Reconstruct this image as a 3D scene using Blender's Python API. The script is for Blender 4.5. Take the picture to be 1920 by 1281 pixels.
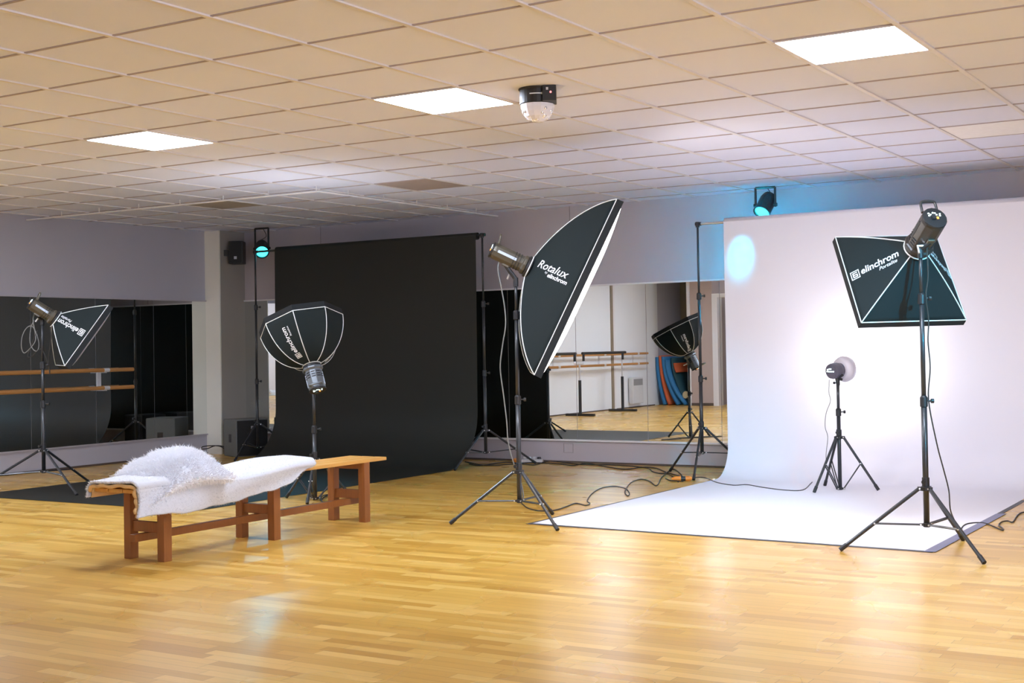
import bpy, bmesh, math, random
import numpy as np
from mathutils import Vector, Matrix

for _o in list(bpy.data.objects):
    bpy.data.objects.remove(_o)
SC = bpy.context.scene
COL = SC.collection
random.seed(7)
RNG = np.random.default_rng(11)
PI = math.pi

# ------------------------------------------------------------------ camera
F, YAW, PIT, ROL = 2440.9178, 0.5293, 0.0192, 0.0181
CAM = Vector((4.644, -3.9523, 1.1855))
PX, PY = 108.53, -39.02
cy_, sy_ = math.cos(YAW), math.sin(YAW)
cp_, sp_ = math.cos(PIT), math.sin(PIT)
cr_, sr_ = math.cos(ROL), math.sin(ROL)
RM = (Matrix(((cy_, -sy_, 0), (sy_, cy_, 0), (0, 0, 1)))
      @ Matrix(((1, 0, 0), (0, cp_, -sp_), (0, sp_, cp_)))
      @ Matrix(((cr_, 0, sr_), (0, 1, 0), (-sr_, 0, cr_))))
right, fwd, up = RM.col[0], RM.col[1], RM.col[2]
cd = bpy.data.cameras.new('camera')
cd.sensor_width = 36.0
cd.sensor_fit = 'HORIZONTAL'
cd.lens = F / 1920 * 36.0
cd.shift_x = -PX / 1920
cd.shift_y = PY / 1920
cd.clip_start = 0.05
cd.clip_end = 100
cam = bpy.data.objects.new('camera', cd)
COL.objects.link(cam)
M4 = Matrix(((right[0], up[0], -fwd[0], CAM[0]), (right[1], up[1], -fwd[1], CAM[1]),
             (right[2], up[2], -fwd[2], CAM[2]), (0, 0, 0, 1)))
cam.matrix_world = M4
SC.camera = cam


def ray(u, v):
    return RM @ Vector(((u - 960 - PX) / F, 1, -(v - 640.5 - PY) / F))


def atz(u, v, z=0.0):
    d = ray(u, v)
    return CAM + d * ((z - CAM.z) / d.z)


# ------------------------------------------------------------------ world, exposure
SC.view_settings.view_transform = 'Standard'
SC.view_settings.look = 'None'
SC.view_settings.exposure = 1.5
SC.view_settings.gamma = 1.0
SC.view_settings.use_curve_mapping = False
W = bpy.data.worlds.new('world')
SC.world = W
W.use_nodes = True
W.node_tree.nodes['Background'].inputs[0].default_value = (0.75, 0.85, 1.0, 1)
W.node_tree.nodes['Background'].inputs[1].default_value = 1.0
SC.cycles.use_denoising = True
SC.cycles.max_bounces = 10
SC.cycles.diffuse_bounces = 5
SC.cycles.glossy_bounces = 6
SC.cycles.transparent_max_bounces = 6
SC.cycles.sample_clamp_indirect = 14.0

PANEL_E = 22.0           # ceiling panels
LX, RX, BY, FY, H = -6.73, 8.2, 7.448, -7.2, 2.601   # room


def light(kind, name, loc, target, energy, color, **kw):
    d = bpy.data.lights.new(name, kind)
    d.energy = energy
    d.color = color
    for k, v in kw.items():
        setattr(d, k, v)
    o = bpy.data.objects.new(name, d)
    COL.objects.link(o)
    o.location = loc
    dv = Vector(target) - Vector(loc)
    o.rotation_euler = dv.to_track_quat('-Z', 'Y').to_euler()
    return o


# cool fill light added at made-up openings in the right-hand wall, behind the camera
for wy in (-5.3, -2.6):
    light('AREA', 'added_fill_light', (RX - 0.03, wy, 1.55), (0, wy, 2.2), 55, (0.60, 0.72, 1.0), shape='RECTANGLE', size=1.8, size_y=1.3)

# ------------------------------------------------------------------ materials
MATS = {}


def newmat(name):
    m = bpy.data.materials.new(name)
    m.use_nodes = True
    nt = m.node_tree
    b = nt.nodes['Principled BSDF']
    return m, nt, b


def N(nt, t, **kw):
    n = nt.nodes.new(t)
    for k, v in kw.items():
        setattr(n, k, v)
    return n


def mat(name, col, rough=0.5, metal=0.0, var=0.06, scale=20.0, bump=0.0, spec=None, emit=None, estr=0.0, coat=0.0):
    """principled with a noise that breaks up colour and roughness"""
    if name in MATS:
        return MATS[name]
    m, nt, b = newmat(name)
    tc = N(nt, 'ShaderNodeTexCoord')
    nz = N(nt, 'ShaderNodeTexNoise')
    nz.inputs['Scale'].default_value = scale
    nz.inputs['Detail'].default_value = 3
    nt.links.new(tc.outputs['Object'], nz.inputs['Vector'])
    mx = N(nt, 'ShaderNodeMix', data_type='RGBA')
    mx.inputs[6].default_value = (*[max(0, c * (1 - var)) for c in col], 1)
    mx.inputs[7].default_value = (*[min(1, c * (1 + var)) for c in col], 1)
    nt.links.new(nz.outputs['Fac'], mx.inputs[0])
    nt.links.new(mx.outputs[2], b.inputs['Base Color'])
    b.inputs['Roughness'].default_value = rough
    b.inputs['Metallic'].default_value = metal
    if spec is not None:
        b.inputs['Specular IOR Level'].default_value = spec
    if coat:
        b.inputs['Coat Weight'].default_value = coat
        b.inputs['Coat Roughness'].default_value = 0.15
    if bump:
        bp = N(nt, 'ShaderNodeBump')
        bp.inputs['Strength'].default_value = bump
        bp.inputs['Distance'].default_value = 0.01
        nt.links.new(nz.outputs['Fac'], bp.inputs['Height'])
        nt.links.new(bp.outputs['Normal'], b.inputs['Normal'])
    if emit:
        b.inputs['Emission Color'].default_value = (*emit, 1)
        b.inputs['Emission Strength'].default_value = estr
    MATS[name] = m
    return m


def floor_material():
    m, nt, b = newmat('maple_strip_parquet')
    L = nt.links
    tc = N(nt, 'ShaderNodeTexCoord')
    sp = N(nt, 'ShaderNodeSeparateXYZ')
    L.new(tc.outputs['Object'], sp.inputs[0])

    def math_(op, a, bb=None):
        n = N(nt, 'ShaderNodeMath', operation=op)
        for i, x in enumerate((a, bb)):
            if x is None:
                continue
            if isinstance(x, (int, float)):
                n.inputs[i].default_value = x
            else:
                L.new(x, n.inputs[i])
        return n.outputs[0]
    SW, SL = 0.062, 0.42
    ry = math_('DIVIDE', sp.outputs['Y'], SW)
    row = math_('FLOOR', ry)
    wn = N(nt, 'ShaderNodeTexWhiteNoise', noise_dimensions='1D')
    L.new(row, wn.inputs['W'])
    off = math_('MULTIPLY', wn.outputs['Value'], 7.31)
    rx = math_('ADD', math_('DIVIDE', sp.outputs['X'], SL), off)
    ix = math_('FLOOR', rx)
    cb = N(nt, 'ShaderNodeCombineXYZ')
    L.new(ix, cb.inputs[0])
    L.new(row, cb.inputs[1])
    w2 = N(nt, 'ShaderNodeTexWhiteNoise', noise_dimensions='2D')
    L.new(cb.outputs[0], w2.inputs['Vector'])
    ramp = N(nt, 'ShaderNodeValToRGB')
    e = ramp.color_ramp.elements
    e[0].position = 0.0
    e[0].color = (0.57, 0.30, 0.045, 1)
    e[1].position = 1.0
    e[1].color = (0.84, 0.53, 0.14, 1)
    for p, c in ((0.2, (0.66, 0.365, 0.06, 1)), (0.6, (0.73, 0.43, 0.085, 1))):
        k = ramp.color_ramp.elements.new(p)
        k.color = c
    L.new(w2.outputs['Value'], ramp.inputs[0])
    # grain
    mp = N(nt, 'ShaderNodeMapping')
    mp.inputs['Scale'].default_value = (3.0, 60.0, 1)
    L.new(tc.outputs['Object'], mp.inputs[0])
    nz = N(nt, 'ShaderNodeTexNoise')
    nz.inputs['Scale'].default_value = 1.6
    nz.inputs['Detail'].default_value = 5
    L.new(mp.outputs[0], nz.inputs['Vector'])
    mx = N(nt, 'ShaderNodeMix', data_type='RGBA', blend_type='MULTIPLY')
    mx.inputs[0].default_value = 0.22
    L.new(ramp.outputs[0], mx.inputs[6])
    L.new(nz.outputs['Fac'], mx.inputs[7])
    # seams
    fy = math_('FRACT', ry)
    fx = math_('FRACT', rx)
    sy = math_('LESS_THAN', fy, 0.035)
    sx = math_('LESS_THAN', fx, 0.006)
    seam = math_('MAXIMUM', sy, sx)
    sf = math_('MULTIPLY', seam, 0.45)
    m2 = N(nt, 'ShaderNodeMix', data_type='RGBA')
    L.new(sf, m2.inputs[0])
    L.new(mx.outputs[2], m2.inputs[6])
    m2.inputs[7].default_value = (0.12, 0.06, 0.02, 1)
    L.new(m2.outputs[2], b.inputs['Base Color'])
    b.inputs['Roughness'].default_value = 0.33
    b.inputs['Specular IOR Level'].default_value = 0.5
    n3 = N(nt, 'ShaderNodeTexNoise')
    n3.inputs['Scale'].default_value = 1.3
    L.new(tc.outputs['Object'], n3.inputs['Vector'])
    rr = N(nt, 'ShaderNodeMapRange')
    rr.inputs['To Min'].default_value = 0.2
    rr.inputs['To Max'].default_value = 0.36
    L.new(n3.outputs['Fac'], rr.inputs['Value'])
    L.new(rr.outputs[0], b.inputs['Roughness'])
    bp = N(nt, 'ShaderNodeBump')
    bp.inputs['Strength'].default_value = 0.03
    bp.inputs['Distance'].default_value = 0.004
    L.new(w2.outputs['Value'], bp.inputs['Height'])
    L.new(bp.outputs[0], b.inputs['Normal'])
    return m


def wood_material(name, c1, c2, axis_scale, rough=0.45):
    if name in MATS:
        return MATS[name]
    m, nt, b = newmat(name)
    tc = N(nt, 'ShaderNodeTexCoord')
    mp = N(nt, 'ShaderNodeMapping')
    mp.inputs['Scale'].default_value = axis_scale
    nz = N(nt, 'ShaderNodeTexNoise')
    nz.inputs['Scale'].default_value = 3
    nz.inputs['Detail'].default_value = 5
    nz.inputs['Distortion'].default_value = 0.8
    nt.links.new(tc.outputs['Object'], mp.inputs[0])
    nt.links.new(mp.outputs[0], nz.inputs['Vector'])
    mx = N(nt, 'ShaderNodeMix', data_type='RGBA')
    mx.inputs[6].default_value = (*c1, 1)
    mx.inputs[7].default_value = (*c2, 1)
    nt.links.new(nz.outputs['Fac'], mx.inputs[0])
    nt.links.new(mx.outputs[2], b.inputs['Base Color'])
    b.inputs['Roughness'].default_value = rough
    MATS[name] = m
    return m


def paper_material(name, col, trans):
    m, nt, b = newmat(name)
    out = nt.nodes['Material Output']
    b.inputs['Base Color'].default_value = (*col, 1)
    b.inputs['Roughness'].default_value = 0.7
    b.inputs['Specular IOR Level'].default_value = 0.25
    tc = N(nt, 'ShaderNodeTexCoord')
    nz = N(nt, 'ShaderNodeTexNoise')
    nz.inputs['Scale'].default_value = 2.0
    bp = N(nt, 'ShaderNodeBump')
    bp.inputs['Strength'].default_value = 0.05
    bp.inputs['Distance'].default_value = 0.02
    nt.links.new(tc.outputs['Object'], nz.inputs['Vector'])
    nt.links.new(nz.outputs['Fac'], bp.inputs['Height'])
    nt.links.new(bp.outputs[0], b.inputs['Normal'])
    if trans:
        tr = N(nt, 'ShaderNodeBsdfTranslucent')
        tr.inputs[0].default_value = (*col, 1)
        ms = N(nt, 'ShaderNodeMixShader')
        ms.inputs[0].default_value = trans
        nt.links.new(b.outputs[0], ms.inputs[1])
        nt.links.new(tr.outputs[0], ms.inputs[2])
        nt.links.new(ms.outputs[0], out.inputs['Surface'])
    return m


def tile_material():
    m = mat('mineral_fibre_tile', (0.78, 0.81, 1.0), 0.9, var=0.03, scale=1.2)
    nt = m.node_tree
    b = nt.nodes['Principled BSDF']
    tc = nt.nodes['Texture Coordinate']
    nz = N(nt, 'ShaderNodeTexNoise')
    nz.inputs['Scale'].default_value = 180
    nt.links.new(tc.outputs['Object'], nz.inputs['Vector'])
    bp = N(nt, 'ShaderNodeBump')
    bp.inputs['Strength'].default_value = 0.15
    bp.inputs['Distance'].default_value = 0.003
    nt.links.new(nz.outputs['Fac'], bp.inputs['Height'])
    nt.links.new(bp.outputs[0], b.inputs['Normal'])
    return m


M_FLOOR = floor_material()
M_TILE = tile_material()
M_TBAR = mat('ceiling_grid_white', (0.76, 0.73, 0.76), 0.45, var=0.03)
M_TBARX = mat('ceiling_grid_shadow_tone', (0.42, 0.36, 0.37), 0.7, var=0.03)  # darker colour paints the shadow along the cross bars
M_WALL = mat('mauve_grey_wall', (0.50, 0.455, 0.49), 0.85, var=0.03, scale=3, bump=0.05)
M_WALLL = mat('blue_grey_wall', (0.47, 0.46, 0.52), 0.85, var=0.03, scale=3, bump=0.05)
M_WARM = mat('beige_wall', (0.50, 0.43, 0.38), 0.85, var=0.03, scale=3)
M_PALE = mat('pale_panel_wall', (0.80, 0.82, 0.85), 0.7, var=0.02, scale=2)
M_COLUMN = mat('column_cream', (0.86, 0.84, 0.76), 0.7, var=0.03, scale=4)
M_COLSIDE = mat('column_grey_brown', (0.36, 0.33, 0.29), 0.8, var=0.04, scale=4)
M_TRIMW = mat('white_trim', (0.78, 0.76, 0.78), 0.5, var=0.02)
M_DARKTRIM = mat('dark_skirting', (0.10, 0.07, 0.055), 0.6)
M_MIRROR = mat('mirror_silver', (0.86, 0.89, 0.88), 0.0, metal=1.0, var=0.0)
M_BLACKPAPER = paper_material('black_paper', (0.022, 0.022, 0.018), 0)
M_BLACKPAPER.node_tree.nodes['Principled BSDF'].inputs['Roughness'].default_value = 0.55
M_WHITEPAPER = paper_material('white_paper', (0.81, 0.80, 0.87), 0.007)
M_BLACK = mat('black_metal', (0.022, 0.024, 0.028), 0.38, metal=0.0, coat=0.3)
M_BLACKPL = mat('black_plastic', (0.018, 0.018, 0.02), 0.45)
M_CHROME = mat('bright_rivet', (0.8, 0.8, 0.8), 0.3, metal=0.8)
M_ALU = mat('aluminium_tube', (0.7, 0.7, 0.72), 0.3, metal=0.9)
M_FABRIC = mat('softbox_fabric', (0.009, 0.015, 0.016), 0.8, spec=0.3, var=0.15, scale=400, bump=0.08)
M_LIP = mat('softbox_lip_fabric', (0.014, 0.016, 0.018), 0.8, spec=0.3, var=0.1, scale=300)
M_PIPING = mat('pale_piping', (0.75, 0.78, 0.78), 0.6)
M_DIFFUSER = mat('lit_diffuser', (0.85, 0.84, 0.82), 0.8, emit=(1.0, 0.93, 0.88), estr=3.6)
M_DIFFOCTA = mat('lit_octa_diffuser', (0.85, 0.85, 0.88), 0.8, emit=(0.85, 0.92, 1.0), estr=3.5)
M_DIFFOFF = mat('unlit_diffuser', (0.80, 0.79, 0.84), 0.8)
M_LETTER = mat('white_lettering', (0.85, 0.88, 0.90), 0.6, var=0.0)
M_BODYB = mat('flash_body_bronze', (0.10, 0.088, 0.066), 0.35, metal=0.35, var=0.1)
M_BODYD = mat('flash_body_dark', (0.035, 0.03, 0.028), 0.35, var=0.1)
M_BODYG = mat('flash_body_grey', (0.16, 0.18, 0.20), 0.3, metal=0.4, var=0.05)
M_STRIPE = mat('pale_blue_stripe', (0.45, 0.52, 0.62), 0.4)
M_BUTTON = mat('lit_button', (0.8, 0.9, 0.9), 0.4, emit=(0.75, 1.0, 0.95), estr=1.6)
M_ORBTN = mat('orange_switch', (0.9, 0.3, 0.05), 0.4, emit=(1.0, 0.3, 0.05), estr=0.8)
M_CORD = mat('black_rubber_cord', (0.03, 0.026, 0.022), 0.5)
M_CORDG = mat('grey_cord', (0.20, 0.20, 0.19), 0.5)
M_ORANGE = mat('orange_plastic', (0.85, 0.26, 0.03), 0.45)
M_WHITEPL = mat('white_plastic', (0.66, 0.66, 0.68), 0.4)
M_BENCH = wood_material('bench_pine', (0.50, 0.23, 0.045), (0.70, 0.40, 0.10), (14, 1, 14))
M_BENCHL = wood_material('bench_leg_pine', (0.20, 0.065, 0.013), (0.31, 0.11, 0.026), (14, 14, 1))
M_RAIL = wood_material('barre_beech', (0.42, 0.19, 0.055), (0.56, 0.28, 0.09), (10, 1, 10))
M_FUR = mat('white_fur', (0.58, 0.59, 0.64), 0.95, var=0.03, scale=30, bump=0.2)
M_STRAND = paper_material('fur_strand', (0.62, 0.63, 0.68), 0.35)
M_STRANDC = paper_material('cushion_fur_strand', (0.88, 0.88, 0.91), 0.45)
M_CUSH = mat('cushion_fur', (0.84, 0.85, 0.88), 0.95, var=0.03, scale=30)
M_HIDE = mat('tan_hide', (0.66, 0.42, 0.18), 0.85, var=0.12, scale=25)
M_SPKG = mat('grey_speaker_box', (0.16, 0.165, 0.16), 0.7)
M_CYANLENS = mat('cyan_lens', (0.2, 0.9, 1.0), 0.2, emit=(0.03, 0.75, 0.85), estr=1.8)
M_GLASSW = mat('frosted_glass_dome', (0.82, 0.80, 0.86), 0.15, var=0.02)
M_BLUEFOAM = mat('blue_foam', (0.03, 0.19, 0.42), 0.7)
M_TEALFOAM = mat('dark_teal_foam', (0.015, 0.07, 0.09), 0.7)
M_REDFOAM = mat('orange_red_foam', (0.62, 0.12, 0.035), 0.7)
M_TANFOAM = mat('tan_foam', (0.55, 0.42, 0.22), 0.7)
M_BROWN = mat('brown_wood_panel', (0.28, 0.15, 0.06), 0.6)
m_, nt_, b_ = newmat('ceiling_panel_light')
b_.inputs['Base Color'].default_value = (0.9, 0.95, 1, 1)
b_.inputs['Emission Color'].default_value = (0.74, 0.83, 1.0, 1)
b_.inputs['Emission Strength'].default_value = PANEL_E
M_PANEL = m_

# ------------------------------------------------------------------ mesh helpers


def link(name, me, m=None, parent=None, smooth=False):
    o = bpy.data.objects.new(name, me)
    COL.objects.link(o)
    if m is not None:
        me.materials.append(m)
    if smooth:
        me.shade_smooth()
    if parent is not None:
        o.parent = parent
    return o


def build(name, bm, m=None, parent=None, smooth=False, bevel=0.0):
    bmesh.ops.recalc_face_normals(bm, faces=bm.faces[:])
    me = bpy.data.meshes.new(name)
    bm.to_mesh(me)
    bm.free()
    o = link(name, me, m, parent, smooth)
    if bevel:
        md = o.modifiers.new('bevel', 'BEVEL')
        md.width = bevel
        md.segments = 2
        md.limit_method = 'ANGLE'
    return o


def B():
    return bmesh.new()


def abox(bm, c, s, rot=None):
    vs = bmesh.ops.create_cube(bm, size=1)['verts']
    T = Matrix.Translation(Vector(c)) @ (rot.to_4x4() if rot is not None else Matrix()) @ Matrix.Diagonal((*s, 1))
    bmesh.ops.transform(bm, matrix=T, verts=vs)
    return vs


def mm(bm, lo, hi):
    return abox(bm, [(a + b) / 2 for a, b in zip(lo, hi)], [b - a for a, b in zip(lo, hi)])


def tube(bm, pts, r, n=10, cap=True):
    pts = [Vector(p) for p in pts]
    rs = r if isinstance(r, (list, tuple)) else [r] * len(pts)
    rings = []
    t = (pts[1] - pts[0]).normalized()
    a = Vector((0, 0, 1)) if abs(t.z) < 0.9 else Vector((1, 0, 0))
    nrm = t.cross(a).normalized()
    for i, p in enumerate(pts):
        if i == 0:
            t = pts[1] - pts[0]
        elif i == len(pts) - 1:
            t = pts[-1] - pts[-2]
        else:
            t = (pts[i + 1] - pts[i]).normalized() + (pts[i] - pts[i - 1]).normalized()
        if t.length < 1e-9:
            t = Vector((0, 0, 1))
        t.normalize()
        nrm = (nrm - t * nrm.dot(t))
        if nrm.length < 1e-6:
            nrm = t.orthogonal()
        nrm.normalize()
        bn = t.cross(nrm)
        rings.append([bm.verts.new(p + (nrm * math.cos(2 * PI * k / n) + bn * math.sin(2 * PI * k / n)) * rs[i]) for k in range(n)])
    for a_, b__ in zip(rings, rings[1:]):
        for k in range(n):
            bm.faces.new((a_[k], a_[(k + 1) % n], b__[(k + 1) % n], b__[k]))
    if cap:
        bm.faces.new(rings[0][::-1])
        bm.faces.new(rings[-1])
    return rings


def smoothpts(pts, sub=6, closed=False):
    """Catmull-Rom through points"""
    P = [Vector(p) for p in pts]
    Q = [P[0] * 2 - P[1]] + P + [P[-1] * 2 - P[-2]]
    out = []
    for i in range(1, len(Q) - 2):
        for k in range(sub):
            t = k / sub
            out.append(0.5 * ((2 * Q[i]) + (-Q[i - 1] + Q[i + 1]) * t + (2 * Q[i - 1] - 5 * Q[i] + 4 * Q[i + 1] - Q[i + 2]) * t * t
                              + (-Q[i - 1] + 3 * Q[i] - 3 * Q[i + 1] + Q[i + 2]) * t ** 3))
    out.append(P[-1])
    return out


def lathe(bm, prof, n=24, M=None):
    """prof: list (r,z)"""
    rings = []
    for r, z in prof:
        rings.append([bm.verts.new((r * math.cos(2 * PI * k / n), r * math.sin(2 * PI * k / n), z)) for k in range(n)])
    for a, b in zip(rings, rings[1:]):
        for k in range(n):
            bm.faces.new((a[k], a[(k + 1) % n], b[(k + 1) % n], b[k]))
    bm.faces.new(rings[0][::-1])
    bm.faces.new(rings[-1])
    if M is not None:
        bmesh.ops.transform(bm, matrix=M, verts=[v for R_ in rings for v in R_])


def rod(bm, a, b, r, n=12):
    return tube(bm, [a, b], r, n)


def grid_mesh(name, fn, nu, nv, m, parent=None, solid=0.0, smooth=True, offset=-1):
    vs = [tuple(fn(i / nu, j / nv)) for j in range(nv + 1) for i in range(nu + 1)]
    fs = [(j * (nu + 1) + i, j * (nu + 1) + i + 1, (j + 1) * (nu + 1) + i + 1, (j + 1) * (nu + 1) + i) for j in range(nv) for i in range(nu)]
    me = bpy.data.meshes.new(name)
    me.from_pydata(vs, [], fs)
    o = link(name, me, m, parent, smooth)
    if solid:
        md = o.modifiers.new('solid', 'SOLIDIFY')
        md.thickness = solid
        md.offset = offset
    return o


def thing(name, label, cat, loc=(0, 0, 0), group=None, M=None):
    o = bpy.data.objects.new(name, None)
    o.empty_display_size = 0.1
    COL.objects.link(o)
    if M is not None:
        o.matrix_world = M
    else:
        o.location = loc
    o['label'] = label
    o['category'] = cat
    if group:
        o['group'] = group
    return o


def tag(o, label, cat, group=None):
    o['label'] = label
    o['category'] = cat
    if group:
        o['group'] = group
    return o


def struct(o, label=None):
    o['kind'] = 'structure'
    if label:
        o['label'] = label
        o['category'] = label.split()[-1]
    return o


def text_mesh(body, size, shear=0.0, xs=1.0, bold=0.0):
    cu = bpy.data.curves.new('txt', 'FONT')
    cu.body = body
    cu.size = size
    cu.shear = shear
    cu.align_x = 'LEFT'
    cu.align_y = 'CENTER'
    cu.offset = bold
    cu.resolution_u = 3
    o = bpy.data.objects.new('txt', cu)
    COL.objects.link(o)
    dg = bpy.context.evaluated_depsgraph_get()
    me = bpy.data.meshes.new_from_object(o.evaluated_get(dg))
    bpy.data.objects.remove(o)
    bm = B()
    bm.from_mesh(me)
    bmesh.ops.triangulate(bm, faces=bm.faces[:])
    pts = [(v.co.x * xs, v.co.y) for v in bm.verts]
    fs = [tuple(v.index for v in f.verts) for f in bm.faces]
    bm.free()
    bpy.data.meshes.remove(me)
    return pts, fs


# ------------------------------------------------------------------ room shell
def sbox(name, lo, hi, m, label=None):
    bm = B()
    mm(bm, lo, hi)
    return struct(build(name, bm, m), label)


sbox('floor', (LX - 0.2, FY - 0.2, -0.1), (RX + 0.2, BY + 0.2, 0), M_FLOOR)
sbox('ceiling', (LX - 0.2, FY - 0.2, H), (RX + 0.2, BY + 0.2, H + 0.1), M_TILE)
# T-bar grid under the tiles
bm = B()
k = -11
while k * 0.6 < RX:
    x = k * 0.6
    if x > LX + 0.02:
        mm(bm, (x - 0.013, FY, H - 0.008), (x + 0.013, BY, H + 0.002))
    k += 1
struct(build('trim_1', bm, M_TBAR), 'white ceiling grid bars running towards the back wall')
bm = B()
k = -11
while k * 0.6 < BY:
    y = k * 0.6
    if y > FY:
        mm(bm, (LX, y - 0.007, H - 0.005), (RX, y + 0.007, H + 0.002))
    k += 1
struct(build('trim_2', bm, M_TBARX), 'thin ceiling joints painted in a shadow tone running across the room')

MB_, MT_ = 0.232, 1.782      # mirror bottom / top
# walls: the fabric-covered upper wall stands 2 cm proud of the mirrors
sbox('wall_back', (LX - 0.2, BY, 0), (RX + 0.2, BY + 0.2, H), M_WALL)
sbox('wall_left', (LX - 0.2, FY, 0), (LX, BY, H), M_WALLL)
sbox('wall_right_front', (RX, FY, 0), (RX + 0.2, -6.25, H), M_WARM)
sbox('wall_right_sill', (RX, -6.25, 0), (RX + 0.2, -1.65, 0.85), M_WARM)
sbox('wall_right_head', (RX, -6.25, 2.25), (RX + 0.2, -1.65, H), M_WARM)
sbox('wall_right_pier', (RX, -4.35, 0.85), (RX + 0.2, -3.55, 2.25), M_WARM)
sbox('wall_right_back', (RX, -1.65, 0), (RX + 0.2, BY, H), M_WARM)
sbox('wall_rear', (-2.0, FY - 0.2, 0), (RX + 0.2, FY, H), M_WARM)
sbox('wall_rear_left', (-5.97, -5.2, 0), (-5.47, -3.8, H), mat('dusty_pink_wall', (0.50, 0.40, 0.37), 0.85, var=0.03, scale=3))
sbox('wall_rear_niche', (LX, -5.2, 0), (-5.96, -5.05, H), mat('olive_shade_niche_wall', (0.30, 0.28, 0.20), 0.9, scale=3))  # shade of the recess is put into the dark olive colour
sbox('wall_rear_side', (-2.2, FY, 0), (-2.0, -3.8, H), M_WARM)
sbox('wall_rear_right', (-4.5, -4.0, 0), (-2.0, -3.8, H), M_WARM)
for i, wy in enumerate((-5.3, -2.6)):  # unseen frames, made up to go with the added fill lights
    w = struct(thing('added_window_%d' % (i + 1), 'white framed opening added in the right wall for fill light', 'added_window', (RX, wy, 0.85)))
    w['kind'] = 'structure'
    for nm, lo, hi in (('frame_side', (-0.03, -0.95, 0), (0.03, -0.9, 1.4)), ('frame_side', (-0.03, 0.9, 0), (0.03, 0.95, 1.4)),
                       ('frame_sill', (-0.06, -0.95, 0), (0.06, 0.95, 0.05)), ('frame_head', (-0.03, -0.95, 1.35), (0.03, 0.95, 1.4)),
                       ('mullion', (-0.02, -0.02, 0), (0.02, 0.02, 1.4))):
        bm = B()
        mm(bm, lo, hi)
        build(nm, bm, M_TRIMW, w)
# column by the left corner: cream front, dark side
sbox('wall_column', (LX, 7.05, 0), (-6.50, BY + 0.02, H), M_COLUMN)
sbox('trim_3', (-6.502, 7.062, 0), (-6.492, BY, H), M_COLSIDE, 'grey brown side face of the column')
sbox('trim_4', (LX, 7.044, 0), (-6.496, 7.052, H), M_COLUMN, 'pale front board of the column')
# mirror ledges and skirting
sbox('trim_5', (-6.5, BY - 0.03, MB_ - 0.012), (RX, BY, MB_ + 0.004), M_TRIMW, 'white ledge under the back wall mirrors')
sbox('trim_6', (LX, 1.4, MB_ - 0.012), (LX + 0.02, 7.05, MB_ + 0.003), mat('grey_ledge', (0.45, 0.43, 0.47), 0.5), 'grey ledge under the left wall mirrors')
sbox('trim_7', (-6.5, BY - 0.022, MT_ - 0.004), (RX, BY, MT_ + 0.012), M_TRIMW, 'white edge along the top of the back mirrors')
sbox('trim_8', (LX, 1.4, MT_ - 0.004), (LX + 0.02, 7.05, MT_ + 0.01), mat('grey_ledge', (0.45, 0.43, 0.47), 0.5), 'grey edge along the top of the left mirrors')
sbox('baseboard_back', (-6.5, BY - 0.012, 0), (RX, BY, 0.018), M_DARKTRIM)
sbox('baseboard_left', (LX, -3.8, 0), (LX + 0.012, 7.05, 0.02), M_DARKTRIM)
sbox('baseboard_rear', (-5.93, -3.8, 0), (-5.47, -3.79, 0.05), M_DARKTRIM)
sbox('wall_left_panelling', (LX, -3.99, 0), (LX + 0.006, 1.4, H), M_PALE)
sbox('trim_9', (LX, -2.13, 0), (LX + 0.03, -2.06, H), mat('brown_post', (0.30, 0.24, 0.17), 0.6), 'brown upright on the pale left wall')
sbox('trim_10', (LX, -2.22, 0), (LX + 0.02, -2.15, H), M_TRIMW, 'white upright beside the brown upright on the left wall')
sbox('trim_11', (-5.99, -3.82, 0), (-5.93, -3.77, H), M_TRIMW, 'white corner post beside the foam mats')
for i, x in enumerate((-5.306, -2.005)):
    sbox('trim_%d' % (12 + i), (x - 0.004, BY - 0.003, MT_), (x + 0.004, BY, H), mat('wall_seam', (0.33, 0.30, 0.31), 0.9), 'thin vertical wall seam')
bm = B()
for lo, hi in (((-2.125, BY - 0.004, 0.19), (-2.012, BY, 0.194)), ((-2.125, BY - 0.004, 0.10), (-2.012, BY, 0.104)),
               ((-2.125, BY - 0.004, 0.10), (-2.121, BY, 0.194)), ((-2.016, BY - 0.004, 0.10), (-2.012, BY, 0.194))):
    mm(bm, lo, hi)
tag(build('access_panel', bm, mat('wall_seam', (0.33, 0.30, 0.31), 0.9)), 'small square access panel outline low on the back wall', 'panel')

# mirrors
def mirror(lo, hi, label, group):
    bm = B()
    mm(bm, lo, hi)
    return tag(build('wall_mirror', bm, M_MIRROR), label, 'mirror', group)


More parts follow.
